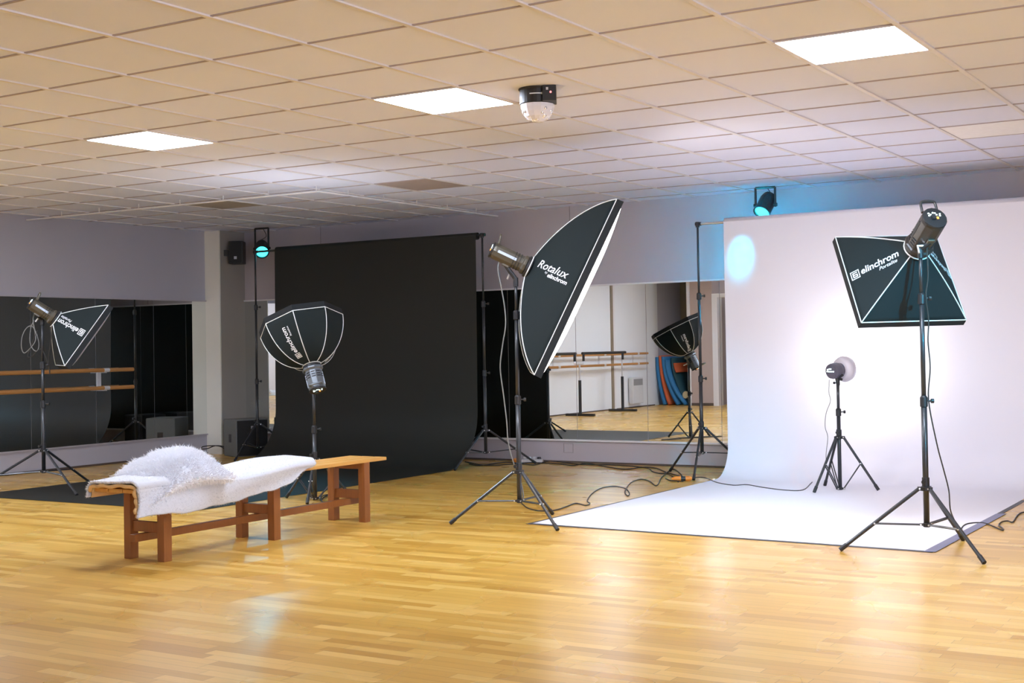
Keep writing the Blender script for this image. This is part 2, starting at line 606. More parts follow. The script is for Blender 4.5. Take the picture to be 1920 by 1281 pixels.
g = 0.0025
ys = [1.4, 2.265, 3.065, 3.865, 4.662, 5.465, 6.258, 7.044]
for a, b in zip(ys, ys[1:]):
    if a > 3.5:
        lab = {3.865: 'left wall mirror panel behind the cable loops at the frame edge', 4.662: 'left wall mirror panel behind the small square softbox',
               5.465: 'left wall mirror panel where the wooden rails end', 6.258: 'left wall mirror panel next to the cream column'}[a]
    else:
        lab = 'left wall mirror panel further towards the camera'
    mirror((LX + 0.001, a + g, MB_), (LX + 0.008, b - g, MT_), lab, 'mirror panels on the left wall')
xs = [-6.49, -5.97, -5.17, -4.37, -3.57, -2.77, -1.955, -1.155, -0.37, 0.43, 1.23, 2.03, 2.83]
for a, b in zip(xs, xs[1:]):
    if a == -6.49:
        lab = 'narrow back wall mirror panel beside the column, above the floor speaker'
    elif a < -2.8:
        lab = 'back wall mirror panel hidden behind the black backdrop'
    elif a == -2.77:
        lab = 'back wall mirror panel behind the tall strip softbox stand'
    elif a == -1.955:
        lab = 'back wall mirror panel reflecting the portable barre'
    elif a == -1.155:
        lab = 'back wall mirror panel reflecting the foam mats and octagonal softbox'
    else:
        lab = 'back wall mirror panel at the left edge of the white backdrop' if a < 0 else 'back wall mirror panel hidden behind the white backdrop'
    mirror((a + g, BY - 0.008, MB_), (b - g, BY - 0.001, MT_), lab, 'mirror panels on the back wall')

# doorway in the rear wall with shelving behind it
d = struct(thing('door_1', 'white door frame beside the pink rear wall', 'door', (-5.47, -3.8, 0)))
for lo, hi, nm in (((0, -0.2, 0), (0.11, 0.02, 2.05), 'frame_side'), ((0.9, -0.2, 0), (0.97, 0.02, 2.05), 'frame_side'), ((0, -0.2, 2.05), (0.97, 0.02, 2.12), 'frame_head')):
    bm = B()
    mm(bm, lo, hi)
    build(nm, bm, M_TRIMW, d)
t = thing('storage_shelf', 'brown wooden shelf unit with white shelves beyond the door frame', 'shelf', (-4.93, -4.35, 0))
bm = B(); mm(bm, (-0.4, -0.2, 0), (0.4, -0.18, 2.0)); build('back_board', bm, M_BROWN, t)
for x in (-0.4, 0.38):
    bm = B(); mm(bm, (x, -0.18, 0), (x + 0.02, 0.15, 2.0)); build('side_board', bm, M_BROWN, t)
for z in (0.02, 0.45, 0.88, 1.31, 1.74):
    bm = B(); mm(bm, (-0.38, -0.18, z), (0.38, 0.17, z + 0.03)); build('shelf_board', bm, M_TRIMW, t)

# ------------------------------------------------------------------ ceiling lights and tiles
TS = 0.6
lights_seen = {(-4, 3): 'square ceiling light panel, leftmost of the three lit ones', (0, 3): 'square ceiling light panel beside the dome effect light',
               (4, 3): 'square ceiling light panel, rightmost and nearest of the three lit ones'}
for i, j in ((-8, 3), (-4, 3), (0, 3), (4, 3), (8, 3), (-8, -3)):
    if True:
        x, y = (i + 0.5) * TS, (j + 0.5) * TS
        if x < LX or y < FY or (y < -3.8 and x < -2):
            continue
        t = thing('ceiling_light', lights_seen.get((i, j), 'square ceiling light panel out of frame'), 'light', (x, y, H), 'square light panels in the ceiling')
        bm = B(); mm(bm, (-0.284, -0.284, -0.0075), (0.284, 0.284, -0.001)); build('diffuser', bm, M_PANEL, t)
        bm = B()
        for lo, hi in (((-0.298, -0.298, -0.009), (0.298, -0.284, -0.001)), ((-0.298, 0.284, -0.009), (0.298, 0.298, -0.001)),
                       ((-0.298, -0.284, -0.009), (-0.284, 0.284, -0.001)), ((0.284, -0.284, -0.009), (0.298, 0.284, -0.001))):
            mm(bm, lo, hi)
        build('frame', bm, M_TBAR, t)
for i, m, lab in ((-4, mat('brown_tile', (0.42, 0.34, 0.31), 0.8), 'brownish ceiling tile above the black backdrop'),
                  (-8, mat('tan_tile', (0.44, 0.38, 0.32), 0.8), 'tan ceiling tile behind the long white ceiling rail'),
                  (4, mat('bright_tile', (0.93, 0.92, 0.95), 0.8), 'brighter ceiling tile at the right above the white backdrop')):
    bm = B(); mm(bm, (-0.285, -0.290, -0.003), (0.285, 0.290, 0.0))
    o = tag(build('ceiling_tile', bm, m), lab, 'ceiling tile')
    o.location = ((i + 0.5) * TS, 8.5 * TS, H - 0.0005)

# white conduit rail below the ceiling
t = thing('ceiling_rail', 'thin white angled rail hanging just below the ceiling', 'rail', (-2.86, 4.62, 2.555))
bm = B(); rod(bm, (0, 0, 0), (-3.85, 0, 0), 0.008); build('rail_bar', bm, M_TRIMW, t)
bm = B(); rod(bm, (0, 0, 0), (0, 2.80, 0), 0.008); build('rail_bar', bm, M_TRIMW, t)
for p in [(-0.02 - 0.55 * i, 0, 0) for i in range(7)] + [(0, 0.5 * i + 0.4, 0) for i in range(5)]:
    bm = B(); rod(bm, p, (p[0], p[1], 0.046), 0.004, 8); build('hanger', bm, M_TRIMW, t)

# dome effect light
t = thing('dome_effect_light', 'black ceiling effect light with a clear faceted dome', 'light', (0.905, 2.13, H))
bm = B()
lathe(bm, [(0.104, -0.0), (0.105, -0.006), (0.098, -0.012), (0.098, -0.085), (0.094, -0.088)], 32)
build('housing', bm, M_BLACKPL, t, smooth=False, bevel=0.002)
bm = B(); mm(bm, (0.03, -0.118, -0.085), (0.105, 0.02, -0.002)); build('control_box', bm, M_BLACKPL, t, bevel=0.003)
bm = B()
lathe(bm, [(0.094, -0.088), (0.092, -0.105), (0.084, -0.13), (0.07, -0.155), (0.05, -0.172), (0.028, -0.182), (0.008, -0.185)], 14)
dome = build('dome', bm, M_GLASSW, t)
bm = B()
for k in range(30):
    a = RNG.uniform(-PI, PI)
    e = RNG.uniform(0.25, 1.25)
    r = 0.084
    c = Vector((r * math.cos(e) * math.cos(a), r * math.cos(e) * math.sin(a), -0.095 - r * math.sin(e)))
    bmesh.ops.create_uvsphere(bm, u_segments=8, v_segments=5, radius=0.011, matrix=Matrix.Translation(c))
build('lens', bm, mat('bright_lens', (0.9, 0.9, 0.95), 0.08, metal=0.6), t, smooth=True)
bm = B()
for k in range(14):
    a0, a1 = -0.42 + k * 0.045, -0.42 + (k + 1) * 0.045
    q = [(0.0995 * math.sin(a_), -0.0995 * math.cos(a_), z_) for a_, z_ in ((a0, -0.044), (a1, -0.044), (a1, -0.038), (a0, -0.038))]
    bm.faces.new([bm.verts.new(p) for p in q])
q = [bm.verts.new((0.0997 * math.sin(0.27 + 0.06 * math.cos(k_ * PI / 6)), -0.0997 * math.cos(0.27 + 0.06 * math.cos(k_ * PI / 6)), -0.041 + 0.006 * math.sin(k_ * PI / 6))) for k_ in range(12)]
bm.faces.new(q)
build('marking', bm, M_LETTER, t)
t.rotation_euler = (0, 0, math.radians(30))
bm = B(); bmesh.ops.create_uvsphere(bm, u_segments=10, v_segments=6, radius=0.006, matrix=Matrix.Translation((0.075, -0.119, -0.04)))
build('indicator', bm, mat('red_indicator', (0.7, 0.1, 0.1), 0.4, emit=(1, 0.2, 0.2), estr=1.0), t, smooth=True)
bm = B(); mm(bm, (0.05, -0.1195, -0.028), (0.062, -0.117, -0.014)); build('switch', bm, M_WHITEPL, t)

# ------------------------------------------------------------------ light stands
def light_stand(label, c, r, angles, collar, hub, top, knobs, name='light_stand', cat='stand', frac=0.43, group='black tripod stands', ktube=0.0165, feet=None):
    t = thing(name, label, cat, (c[0], c[1], 0), group)
    zs = [max(hub - 0.01, 0.004)] + list(knobs) + [top]
    bm = B()
    rr = ktube
    for a, b in zip(zs, zs[1:]):
        rod(bm, (0, 0, a), (0, 0, b), rr, 16)
        rr -= 0.0032
    for f in bm.faces:
        f.smooth = len(f.verts) == 4
    build('pole', bm, M_BLACK, t)
    bm = B()
    lathe(bm, [(0.019, collar - 0.012), (0.03, collar - 0.012), (0.03, collar + 0.008), (0.021, collar + 0.014), (0.021, collar + 0.06), (0.019, collar + 0.062)], 18)
    for a in angles:
        R = Matrix.Rotation(math.radians(a), 3, 'Z')
        abox(bm, R @ Vector((0.034, 0, collar)), (0.022, 0.024, 0.02), R)
    cl = build('collar', bm, M_BLACKPL, t)
    bm = B()
    tube(bm, [(0, -0.018, collar + 0.04), (0, -0.05, collar + 0.04)], [0.006, 0.012], 10)
    build('collar_knob', bm, M_BLACKPL, cl)
    bm = B()
    lathe(bm, [(0.012, hub - 0.008 if hub > 0.012 else 0.003), (0.02, hub - 0.008 if hub > 0.012 else 0.003), (0.02, hub + 0.012), (0.0175, hub + 0.014)], 16)
    for a in angles:
        R = Matrix.Rotation(math.radians(a), 3, 'Z')
        abox(bm, R @ Vector((0.028, 0, hub + 0.004)), (0.022, 0.014, 0.013), R)
    build('hub', bm, M_BLACKPL, t)
    for i, a in enumerate(angles):
        ca, sa = math.cos(math.radians(a)), math.sin(math.radians(a))
        rf = r[i] if isinstance(r, (list, tuple)) else r
        top_p = Vector((0.036 * ca, 0.036 * sa, collar))
        foot = Vector((rf * ca, rf * sa, 0.011))
        bm = B(); rod(bm, top_p, foot, 0.0105, 12)
        lg = build('leg', bm, M_BLACK, t, smooth=False)
        bm = B()
        dv = (foot - top_p).normalized()
        rod(bm, foot - dv * 0.045, foot + dv * 0.004, 0.0135, 12)
        build('rubber_foot', bm, M_BLACKPL, lg)
        jp = foot.lerp(top_p, frac)
        sd = Vector((-sa, ca, 0))
        for s in (-1, 1):
            bm = B()
            a0 = Vector((0.03 * ca, 0.03 * sa, hub + 0.004)) + sd * 0.009 * s
            a1 = jp + sd * 0.009 * s
            tube(bm, [a0, a1], 0.005, 6)
            build('brace', bm, M_BLACK, lg)
        for p in (jp, Vector((0.036 * ca, 0.036 * sa, collar)), Vector((0.034 * ca, 0.034 * sa, hub + 0.004))):
            bm = B(); rod(bm, p - sd * 0.0155, p + sd * 0.0155, 0.005, 8)
            build('rivet', bm, M_CHROME, lg)
    for z in knobs:
        bm = B()
        lathe(bm, [(0.014, z - 0.035), (0.0215, z - 0.03), (0.0215, z + 0.02), (0.014, z + 0.03)], 16)
        c_ = build('clamp', bm, M_BLACKPL, t)
        bm = B()
        kd = Vector((math.cos(0.5), math.sin(0.5), 0))
        tube(bm, [kd * 0.018 + Vector((0, 0, z)), kd * 0.038 + Vector((0, 0, z)), kd * 0.04 + Vector((0, 0, z)), kd * 0.055 + Vector((0, 0, z))], [0.005, 0.005, 0.013, 0.013], 10)
        build('knob', bm, M_BLACKPL, c_)
    return t


# ------------------------------------------------------------------ softboxes
def frame_matrix(O, axis, roll):
    a = Vector(axis).normalized()
    x = a.cross(Vector((0, 0, 1))).normalized()
    y = x.cross(a)
    c, s = math.cos(roll), math.sin(roll)
    X = x * c + y * s
    Y = -x * s + y * c
    Z = -a
    return Matrix(((X[0], Y[0], Z[0], O[0]), (X[1], Y[1], Z[1], O[1]), (X[2], Y[2], Z[2], O[2]), (0, 0, 0, 1)))


def softbox(label, O, axis, roll, rim, depth, curve, texts, diff, ring=0.075, lip=0.05, pipe=0.0035, bulge=0.02, sag=0.012):
    """rim: list of (x,y) corners, counter-clockwise; the box opens towards local -Z"""
    Mx = frame_matrix(O, axis, roll)
    t = thing('softbox', label, 'softbox', M=Mx, group='softboxes')
    n = len(rim)
    rim = [Vector((p[0], p[1], 0)) for p in rim]
    rg = [p.normalized() * ring for p in rim]
    D0 = depth - lip

    def sz(tt):
        th = tt * PI / 2
        return (1 - curve) * tt + curve * math.sin(th), (1 - curve) * tt + curve * (1 - math.cos(th))

    def surf(k, tt, u, off=0.0):
        s, z = sz(tt)
        a = rg[k].lerp(rim[k], s)
        b = rg[(k + 1) % n].lerp(rim[(k + 1) % n], s)
        p = a.lerp(b, u)
        mid = (rim[k] + rim[(k + 1) % n]).normalized()
        p = p - mid * (sag * math.sin(PI * u) * math.sin(PI * min(1, tt)) - off)
        p.z = -(z * D0)
        return p
    NT, NU = 14, 6
    bm = B()
    for k in range(n):
        g_ = [[bm.verts.new(surf(k, i / NT, j / NU)) for j in range(NU + 1)] for i in range(NT + 1)]
        for i in range(NT):
            for j in range(NU):
                f = bm.faces.new((g_[i][j], g_[i][j + 1], g_[i + 1][j + 1], g_[i + 1][j]))
                f.smooth = True
    bmesh.ops.remove_doubles(bm, verts=bm.verts[:], dist=1e-5)
    for e in bm.edges:
        if len(e.link_faces) == 2 and e.calc_face_angle(0) > 0.3:
            e.smooth = False
    sh = build('fabric_shell', bm, M_FABRIC, t)
    md = sh.modifiers.new('solid', 'SOLIDIFY')
    md.thickness = 0.003
    md.offset = -1
    # lip
    bm = B()
    a = [bm.verts.new((p.x, p.y, -D0)) for p in rim]
    b = [bm.verts.new((p.x * 1.005, p.y * 1.005, -depth)) for p in rim]
    for k in range(n):
        bm.faces.new((a[k], a[(k + 1) % n], b[(k + 1) % n], b[k]))
    lp = build('rim_lip', bm, M_LIP, t)
    md = lp.modifiers.new('solid', 'SOLIDIFY')
    md.thickness = 0.004
    md.offset = 0
    # front diffuser, bulging
    bm = B()
    c = bm.verts.new((0, 0, -depth - bulge))
    K = 8
    prev = None
    rings = []
    for q in range(1, K + 1):
        f_ = q / K
        rr = []
        for k in range(n):
            for j in range(4):
                p = rim[k].lerp(rim[(k + 1) % n], j / 4) * f_ * 0.985
                rr.append(bm.verts.new((p.x, p.y, -depth + 0.004 - (bulge + 0.004) * (1 - f_ ** 2.5))))
        rings.append(rr)
    m_n = len(rings[0])
    for k in range(m_n):
        bm.faces.new((c, rings[0][k], rings[0][(k + 1) % m_n]))
        for r0, r1 in zip(rings, rings[1:]):
            bm.faces.new((r0[k], r0[(k + 1) % m_n], r1[(k + 1) % m_n], r1[k]))
    build('diffuser', bm, diff, t, smooth=True)
    # piping along the rods and round the front edge
    for k in range(n):
        bm = B()
        tube(bm, [surf(k, i / 16, 0) * 1.0 + rim[k].normalized() * 0.001 for i in range(17)], pipe, 6)
        build('piping', bm, M_PIPING, t, smooth=True)
    bm = B()
    for k in range(n):
        rod(bm, Vector((rim[k].x, rim[k].y, -D0)), Vector((rim[(k + 1) % n].x, rim[(k + 1) % n].y, -D0)), pipe, 6)
    build('front_piping', bm, M_PIPING, t)
    bm = B()
    cc = [Vector((ring * 1.02 * math.cos(2 * PI * k / 24), ring * 1.02 * math.sin(2 * PI * k / 24), 0.0)) for k in range(25)]
    tube(bm, cc, pipe * 1.2, 6)
    build('ring_piping', bm, M_PIPING, t, smooth=True)
    bm = B()
    lathe(bm, [(ring * 0.9, -0.01), (ring * 1.0, -0.008), (ring * 1.0, 0.02), (ring * 0.9, 0.022)], 24)
    build('speed_ring', bm, M_BLACKPL, t)
    # lettering: k panel, centre t, direction +1 ring->rim / -1 rim->ring, list of (body,size,dx,dy,shear,xs,bold)
    for (k, tc_, dirn, items) in texts:
        NS = 60
        cl = [surf(k, i / NS, 0.5) for i in range(NS + 1)]
        L = [0]
        for p, q in zip(cl, cl[1:]):
            L.append(L[-1] + (q - p).length)
        L0 = np.interp(tc_, [i / NS for i in range(NS + 1)], L)
        e1 = surf(k, tc_ + 0.02, 0.5) - surf(k, tc_ - 0.02, 0.5)
        e2 = surf(k, tc_, 0.6) - surf(k, tc_, 0.4)
        out = (rim[k] + rim[(k + 1) % n]).normalized()
        nr = e1.cross(e2)
        if nr.dot(out) < 0:
            nr = -nr
        upv = nr.cross(e1 * dirn)
        su = 1 if upv.dot(e2) > 0 else -1

        def place(ax, by):
            tt = float(np.interp(L0 + dirn * ax, L, [i / NS for i in range(NS + 1)]))
            wd = (surf(k, tt, 1) - surf(k, tt, 0)).length
            return surf(k, tt, 0.5 + su * by / wd, 0.0035)
        vs, ff = [], []
        for it in items:
            if it[0] == '#logo':
                s_, dx, dy = it[1], it[2], it[3]
                for (x0, y0, x1, y1) in ((0, 0, 1, .1), (0, .9, 1, 1), (0, 0, .1, 1), (.9, 0, 1, 1), (.22, .68, .78, .8), (.22, .44, .78, .56), (.22, .2, .78, .32), (.22, .2, .34, .8), (.66, .2, .78, .5)):
                    b0 = len(vs)
                    for x_, y_ in ((x0, y0), (x1, y0), (x1, y1), (x0, y1)):
                        vs.append(place(dx + x_ * s_, dy + (y_ - .5) * s_))
                    ff.append((b0, b0 + 1, b0 + 2, b0 + 3))
            else:
                body, size, dx, dy, shr, xs_, bold = it
                pts, fs = text_mesh(body, size, shr, xs_, bold)
                b0 = len(vs)
                for p in pts:
                    vs.append(place(dx + p[0], dy + p[1]))
                ff += [tuple(i + b0 for i in f) for f in fs]
        me = bpy.data.meshes.new('lettering')
        me.from_pydata([tuple(v) for v in vs], [], ff)
        link('lettering', me, M_LETTER, t)
    return t


# ------------------------------------------------------------------ flash heads
def flash_head(label, O, axis, roll, body, stand_top, length=0.27, rad=0.062, pivot=0.15):
    Mx = frame_matrix(O, axis, roll)
    t = thing('flash_head', label, 'flash head', M=Mx, group='studio flash heads')
    bm = B()
    lathe(bm, [(rad * 1.0, 0.022), (rad * 1.1, 0.028), (rad * 1.1, 0.045), (rad * 0.92, 0.055), (rad * 0.92, length * 0.93), (rad * 0.86, length)], 10)
    build('body', bm, body, t, bevel=0.004)
    bm = B()
    for a in range(0, 360, 36):
        for k in range(3):
            A = math.radians(a + 18)
            abox(bm, (rad * 0.9 * math.cos(A), rad * 0.9 * math.sin(A), 0.075 + k * 0.02), (0.004, 0.03, 0.006), Matrix.Rotation(A, 3, 'Z'))
    build('vent_rib', bm, M_BLACKPL, t)
    bm = B()
    for s in (-1, 1):
        bm = B(); abox(bm, (s * rad * 0.90, 0.006, length * 0.62), (0.005, 0.018, length * 0.5)); build('side_stripe', bm, M_STRIPE if body is not M_BODYD else M_BLACKPL, t)
    bm = B()
    lathe(bm, [(rad * 0.9, length), (rad * 0.92, length + 0.004), (rad * 0.88, length + 0.012), (rad * 0.3, length + 0.013)], 16)
    cp = build('control_panel', bm, M_BLACKPL, t)
    for (x, y) in ((-0.032, 0.028), (-0.022, 0.02), (-0.032, 0.012), (-0.006, 0.032), (0.006, 0.030), (0.014, 0.018), (0.032, 0.012), (0.034, 0.024)):
        bm = B()
        abox(bm, (x, y, length + 0.014), (0.008, 0.006, 0.004))
        build('button', bm, M_BUTTON, cp)
    bm = B(); abox(bm, (0.014, -0.004, length + 0.015), (0.011, 0.013, 0.005)); build('power_switch', bm, M_ORBTN, cp)
    bm = B(); abox(bm, (-0.012, -0.008, length + 0.018), (0.022, 0.018, 0.014)); build('power_socket', bm, M_BLACKPL, cp)
    # handle: arch above the rear end
    bm = B()
    hp = [(-0.045, rad * 0.75, length - 0.02), (-0.043, rad + 0.035, length - 0.01), (-0.03, rad + 0.05, length - 0.005),
          (0.03, rad + 0.05, length - 0.005), (0.043, rad + 0.035, length - 0.01), (0.045, rad * 0.75, length - 0.02)]
    tube(bm, smoothpts(hp, 5), 0.008, 8)
    build('handle', bm, body, t, smooth=True)
    # tilt bracket down to the stand
    inv = Mx.inverted()
    st = inv @ Vector(stand_top)
    dn = (inv.to_3x3() @ Vector((0, 0, 1)))
    pv = Vector((0, -rad * 0.9, pivot))
    bm = B()
    tube(bm, [st - dn * 0.05, st + dn * 0.01], 0.017, 12)
    tube(bm, [st + dn * 0.0, st.lerp(pv, 0.5), pv], [0.015, 0.016, 0.014], 10)
    br = build('bracket', bm, M_BLACKPL, t)
    bm = B()
    md = st.lerp(pv, 0.5)
    tube(bm, [md, md + Vector((-0.045, 0, 0)), md + Vector((-0.05, -0.05, 0.0))], [0.008, 0.007, 0.006], 8)
    build('tilt_lever', bm, M_CHROME, br)
    bm = B(); abox(bm, pv, (0.04, 0.02, 0.05)); build('mount_plate', bm, M_BODYB, br, bevel=0.003)
    return t


# ============================ the four flash stands ============================
cA = (-0.085, 3.42)
cB = (2.665, 3.335)
cC = (-5.07, 3.53)
cD = (-2.345, 3.945)
light_stand('tall black tripod stand in the middle, carrying the long strip softbox', cA, 0.466, (-150.5, -26.5, 93.3), 0.345, 0.148, 1.64, (0.83, 1.40))
light_stand('large black tripod stand on the right, in front of the white backdrop', cB, 0.476, (-157, -38, 80), 0.352, 0.147, 1.69, (0.84, 1.415))
light_stand('black tripod stand at the left frame edge, carrying the small square softbox', cC, 0.6, (-12.6, 101, 227.4), 0.355, 0.169, 1.50, (0.76, 1.1))
light_stand('low compact black stand behind the bench, carrying the octagonal softbox', cD, 0.30, (-60, 60, 180), 0.319, 0.010, 0.93, (0.56,), ktube=0.0155, frac=0.5)
cM = (1.243, 6.064)
light_stand('small black tripod stand standing on the white paper sweep', cM, 0.299, (-112.7, 7.9, 132.6), 0.419, 0.010, 0.86, (0.62,), ktube=0.0155, frac=0.5)

axA = (0.7325, 0.519, -0.4405)
axB = (-0.5451, 0.6354, -0.547)
axC = (0.4281, 0.7018, -0.5694)
axD = (-0.4091, 0.1452, 0.9009)
OA = Vector((-0.0086, 3.4711, 1.7185))
OB = Vector((2.6133, 3.4541, 1.703))
OC = Vector((-4.975, 3.5969, 1.4979))
OD = Vector((-2.3472, 3.9296, 1.0657))


def rect(w, h):
    return [(w / 2, h / 2), (-w / 2, h / 2), (-w / 2, -h / 2), (w / 2, -h / 2)]


LET = lambda s, d=0: [('#logo', 0.07 * s, -0.175 * s, 0), ('elinchrom', 0.075 * s, -0.095 * s, 0.002, 0.1, 1.0, 0.0012), ('Portalite', 0.04 * s, 0.04 * s, -0.048 * s, 0.3, 1.05, 0.0003)]
softbox('tall black strip softbox in the middle, with Rotalux lettering', OA, axA, -0.018, rect(0.498, 1.2755), 0.374, 0.5,
        [(3, 0.5, 1, [('Rotalux', 0.078, -0.115, 0.045, 0.3, 1.0, 0.0006), ('by', 0.022, -0.03, 0.008, 0.25, 1, 0), ('elinchrom', 0.040, -0.002, -0.004, 0.15, 0.95, 0.0010)])], M_DIFFUSER, bulge=0.045, sag=0.006)
softbox('black square softbox on the right, seen from behind against the white backdrop', OB, axB, 0.0135, rect(0.646, 0.6187), 0.331, 0.12,
        [(1, 0.60, -1, LET(0.80)), (3, 0.60, -1, LET(0.80))], M_DIFFUSER)
softbox('small black square softbox at the left, in front of the mirrors', OC, axC, -0.0049, rect(0.63, 0.63), 0.3055, 0.12,
        [(3, 0.52, -1, LET(0.85)), (1, 0.52, -1, LET(0.85))], M_DIFFOFF, bulge=0.035)
octa = [(0.3373 * math.cos(k * PI / 4), 0.3373 * math.sin(k * PI / 4)) for k in range(8)]
softbox('black octagonal softbox tilted upwards in front of the black backdrop', OD, axD, -0.911, octa, 0.4016, 0.8,
        [(4, 0.60, 1, [('#logo', 0.045, -0.16, 0), ('elinchrom', 0.055, -0.108, 0.002, 0.1, 1.0, 0.001), ('Rotalux', 0.022, 0.03, -0.036, 0.2, 1.2, 0.0003)]),
         (1, 0.52, 1, [('#logo', 0.045, -0.16, 0), ('elinchrom', 0.055, -0.108, 0.002, 0.1, 1.0, 0.001), ('Rotalux', 0.022, 0.03, -0.036, 0.2, 1.2, 0.0003)])],
        M_DIFFOCTA, bulge=0.01, ring=0.072)

HA = flash_head('bronze grey flash head fixed to the tall strip softbox', OA, axA, -0.018, M_BODYB, (cA[0], cA[1], 1.64))
HB = flash_head('dark flash head with lit buttons on the right-hand stand', OB, axB, 0.0135, M_BODYD, (cB[0], cB[1], 1.69), length=0.27, rad=0.078)
HC = flash_head('bronze grey flash head fixed to the small square softbox at left', OC, axC, -0.0049, M_BODYB, (cC[0], cC[1], 1.50), length=0.24)
flash_head('grey metallic flash head below the octagonal softbox', OD, axD, 0.6, M_BODYG, (cD[0], cD[1], 0.93), length=0.21, rad=0.075, pivot=0.1)

# small background flash with a frosted dome
axM = Vector((0.42, 0.90, 0.10)).normalized()
OM = Vector((cM[0] + 0.01, cM[1] + 0.06, 0.955))
Mm = frame_matrix(OM, axM, 0)
HM = t = thing('flash_head', 'small grey flash head with a frosted dome, lighting the white backdrop', 'flash head', M=Mm, group='studio flash heads')
bm = B()
lathe(bm, [(0.048, -0.01), (0.055, -0.005), (0.057, 0.03), (0.063, 0.05), (0.063, 0.10), (0.058, 0.112)], 20)
build('body', bm, mat('pale_grey_body', (0.12, 0.11, 0.14), 0.4), t, bevel=0.003)
bm = B()
lathe(bm, [(0.062, 0.012), (0.092, 0.006), (0.106, -0.03), (0.098, -0.07), (0.07, -0.098), (0.02, -0.108)], 24)
build('frosted_dome', bm, mat('frosted_dome_glass', (0.62, 0.58, 0.63), 0.3), t, smooth=True)
cp = None
bm = B(); lathe(bm, [(0.058, 0.112), (0.058, 0.118), (0.02, 0.12)], 18); cp = build('control_panel', bm, mat('grey_control_panel', (0.10, 0.09, 0.12), 0.4), t)
for x, y in ((-0.03, 0.015), (-0.01, 0.02), (0.004, 0.02), (-0.036, 0.0), (-0.02, -0.001), (-0.005, -0.001), (0.012, -0.001), (0.03, -0.001)):
    bm = B(); abox(bm, (x, y, 0.121), (0.01, 0.008, 0.004)); build('button', bm, M_BUTTON, cp)
inv = Mm.inverted()
st = inv @ Vector((cM[0], cM[1], 0.86))
bm = B()
tube(bm, [st + Vector((0, -0.03, 0)), st + Vector((0, 0.035, 0)), Vector((0, -0.06, 0.055))], [0.014, 0.02, 0.016], 10)
br = build('bracket', bm, M_BLACKPL, t)
for sx, yy in ((-1, -0.01), (1, 0.02), (-1, 0.035)):
    bm = B(); tube(bm, [st + Vector((0.012 * sx, yy, 0)), st + Vector((0.032 * sx, yy, 0)), st + Vector((0.034 * sx, yy, 0)), st + Vector((0.045 * sx, yy, 0))], [0.004, 0.004, 0.010, 0.010], 8); build('knob', bm, M_BLACKPL, br)
bm = B(); tube(bm, [st + Vector((0.02, 0.03, 0)), st + Vector((0.06, 0.055, 0))], [0.007, 0.01], 8); build('tilt_lever', bm, M_BLACKPL, br)
light('SPOT', 'background_flash_light', OM + axM * 0.13, (1.25, 6.72, 1.0), 11, (1.0, 0.97, 0.98), spot_size=math.radians(165), spot_blend=1.0, shadow_soft_size=0.06)

# ============================ backdrops ============================
sL = (-5.745, 6.85)
sR = (-2.665, 6.835)
sW = (-0.27, 6.76)
light_stand('black tripod stand at the left end of the black backdrop', sL, 0.50, (-75, 45, 165), 0.37, 0.11, 2.30, (0.85, 1.68), name='backdrop_stand', group='backdrop stands')
light_stand('black tripod stand at the right end of the black backdrop', sR, 0.51, (-92, 46, 166), 0.357, 0.134, 2.30, (0.93, 1.62), name='backdrop_stand', group='backdrop stands')
light_stand('tall black tripod stand at the left end of the white backdrop', sW, 0.46, (155, -75, 40), 0.423, 0.199, 2.24, (0.868, 1.612), name='backdrop_stand', group='backdrop stands')
light_stand('black tripod stand at the right end of the white backdrop, out of frame', (2.93, 6.76), 0.46, (25, 255, 140), 0.423, 0.199, 2.24, (0.868, 1.612), name='backdrop_stand', group='backdrop stands')


def crossbar(label, a, b, m):
    t = thing('crossbar', label, 'crossbar', a)
    v = Vector(b) - Vector(a)
    bm = B(); rod(bm, (0, 0, 0), v, 0.012, 12); build('bar', bm, m, t)
    for p in (Vector((0, 0, 0)), v):
        bm = B(); rod(bm, p + Vector((0, 0, -0.03)), p + Vector((0, 0, 0.018)), 0.018, 12)
        tube(bm, [p - v.normalized() * 0.02, p + v.normalized() * 0.035], 0.017, 10)
        build('end_fitting', bm, M_BLACKPL, t)
    return t


crossbar('black crossbar carrying the black paper roll', (sL[0], sL[1], 2.30), (sR[0], sR[1], 2.31), M_BLACK)
crossbar('bright metal crossbar carrying the white paper roll', (sW[0], sW[1], 2.262), (2.93, 6.76, 2.262), M_ALU)


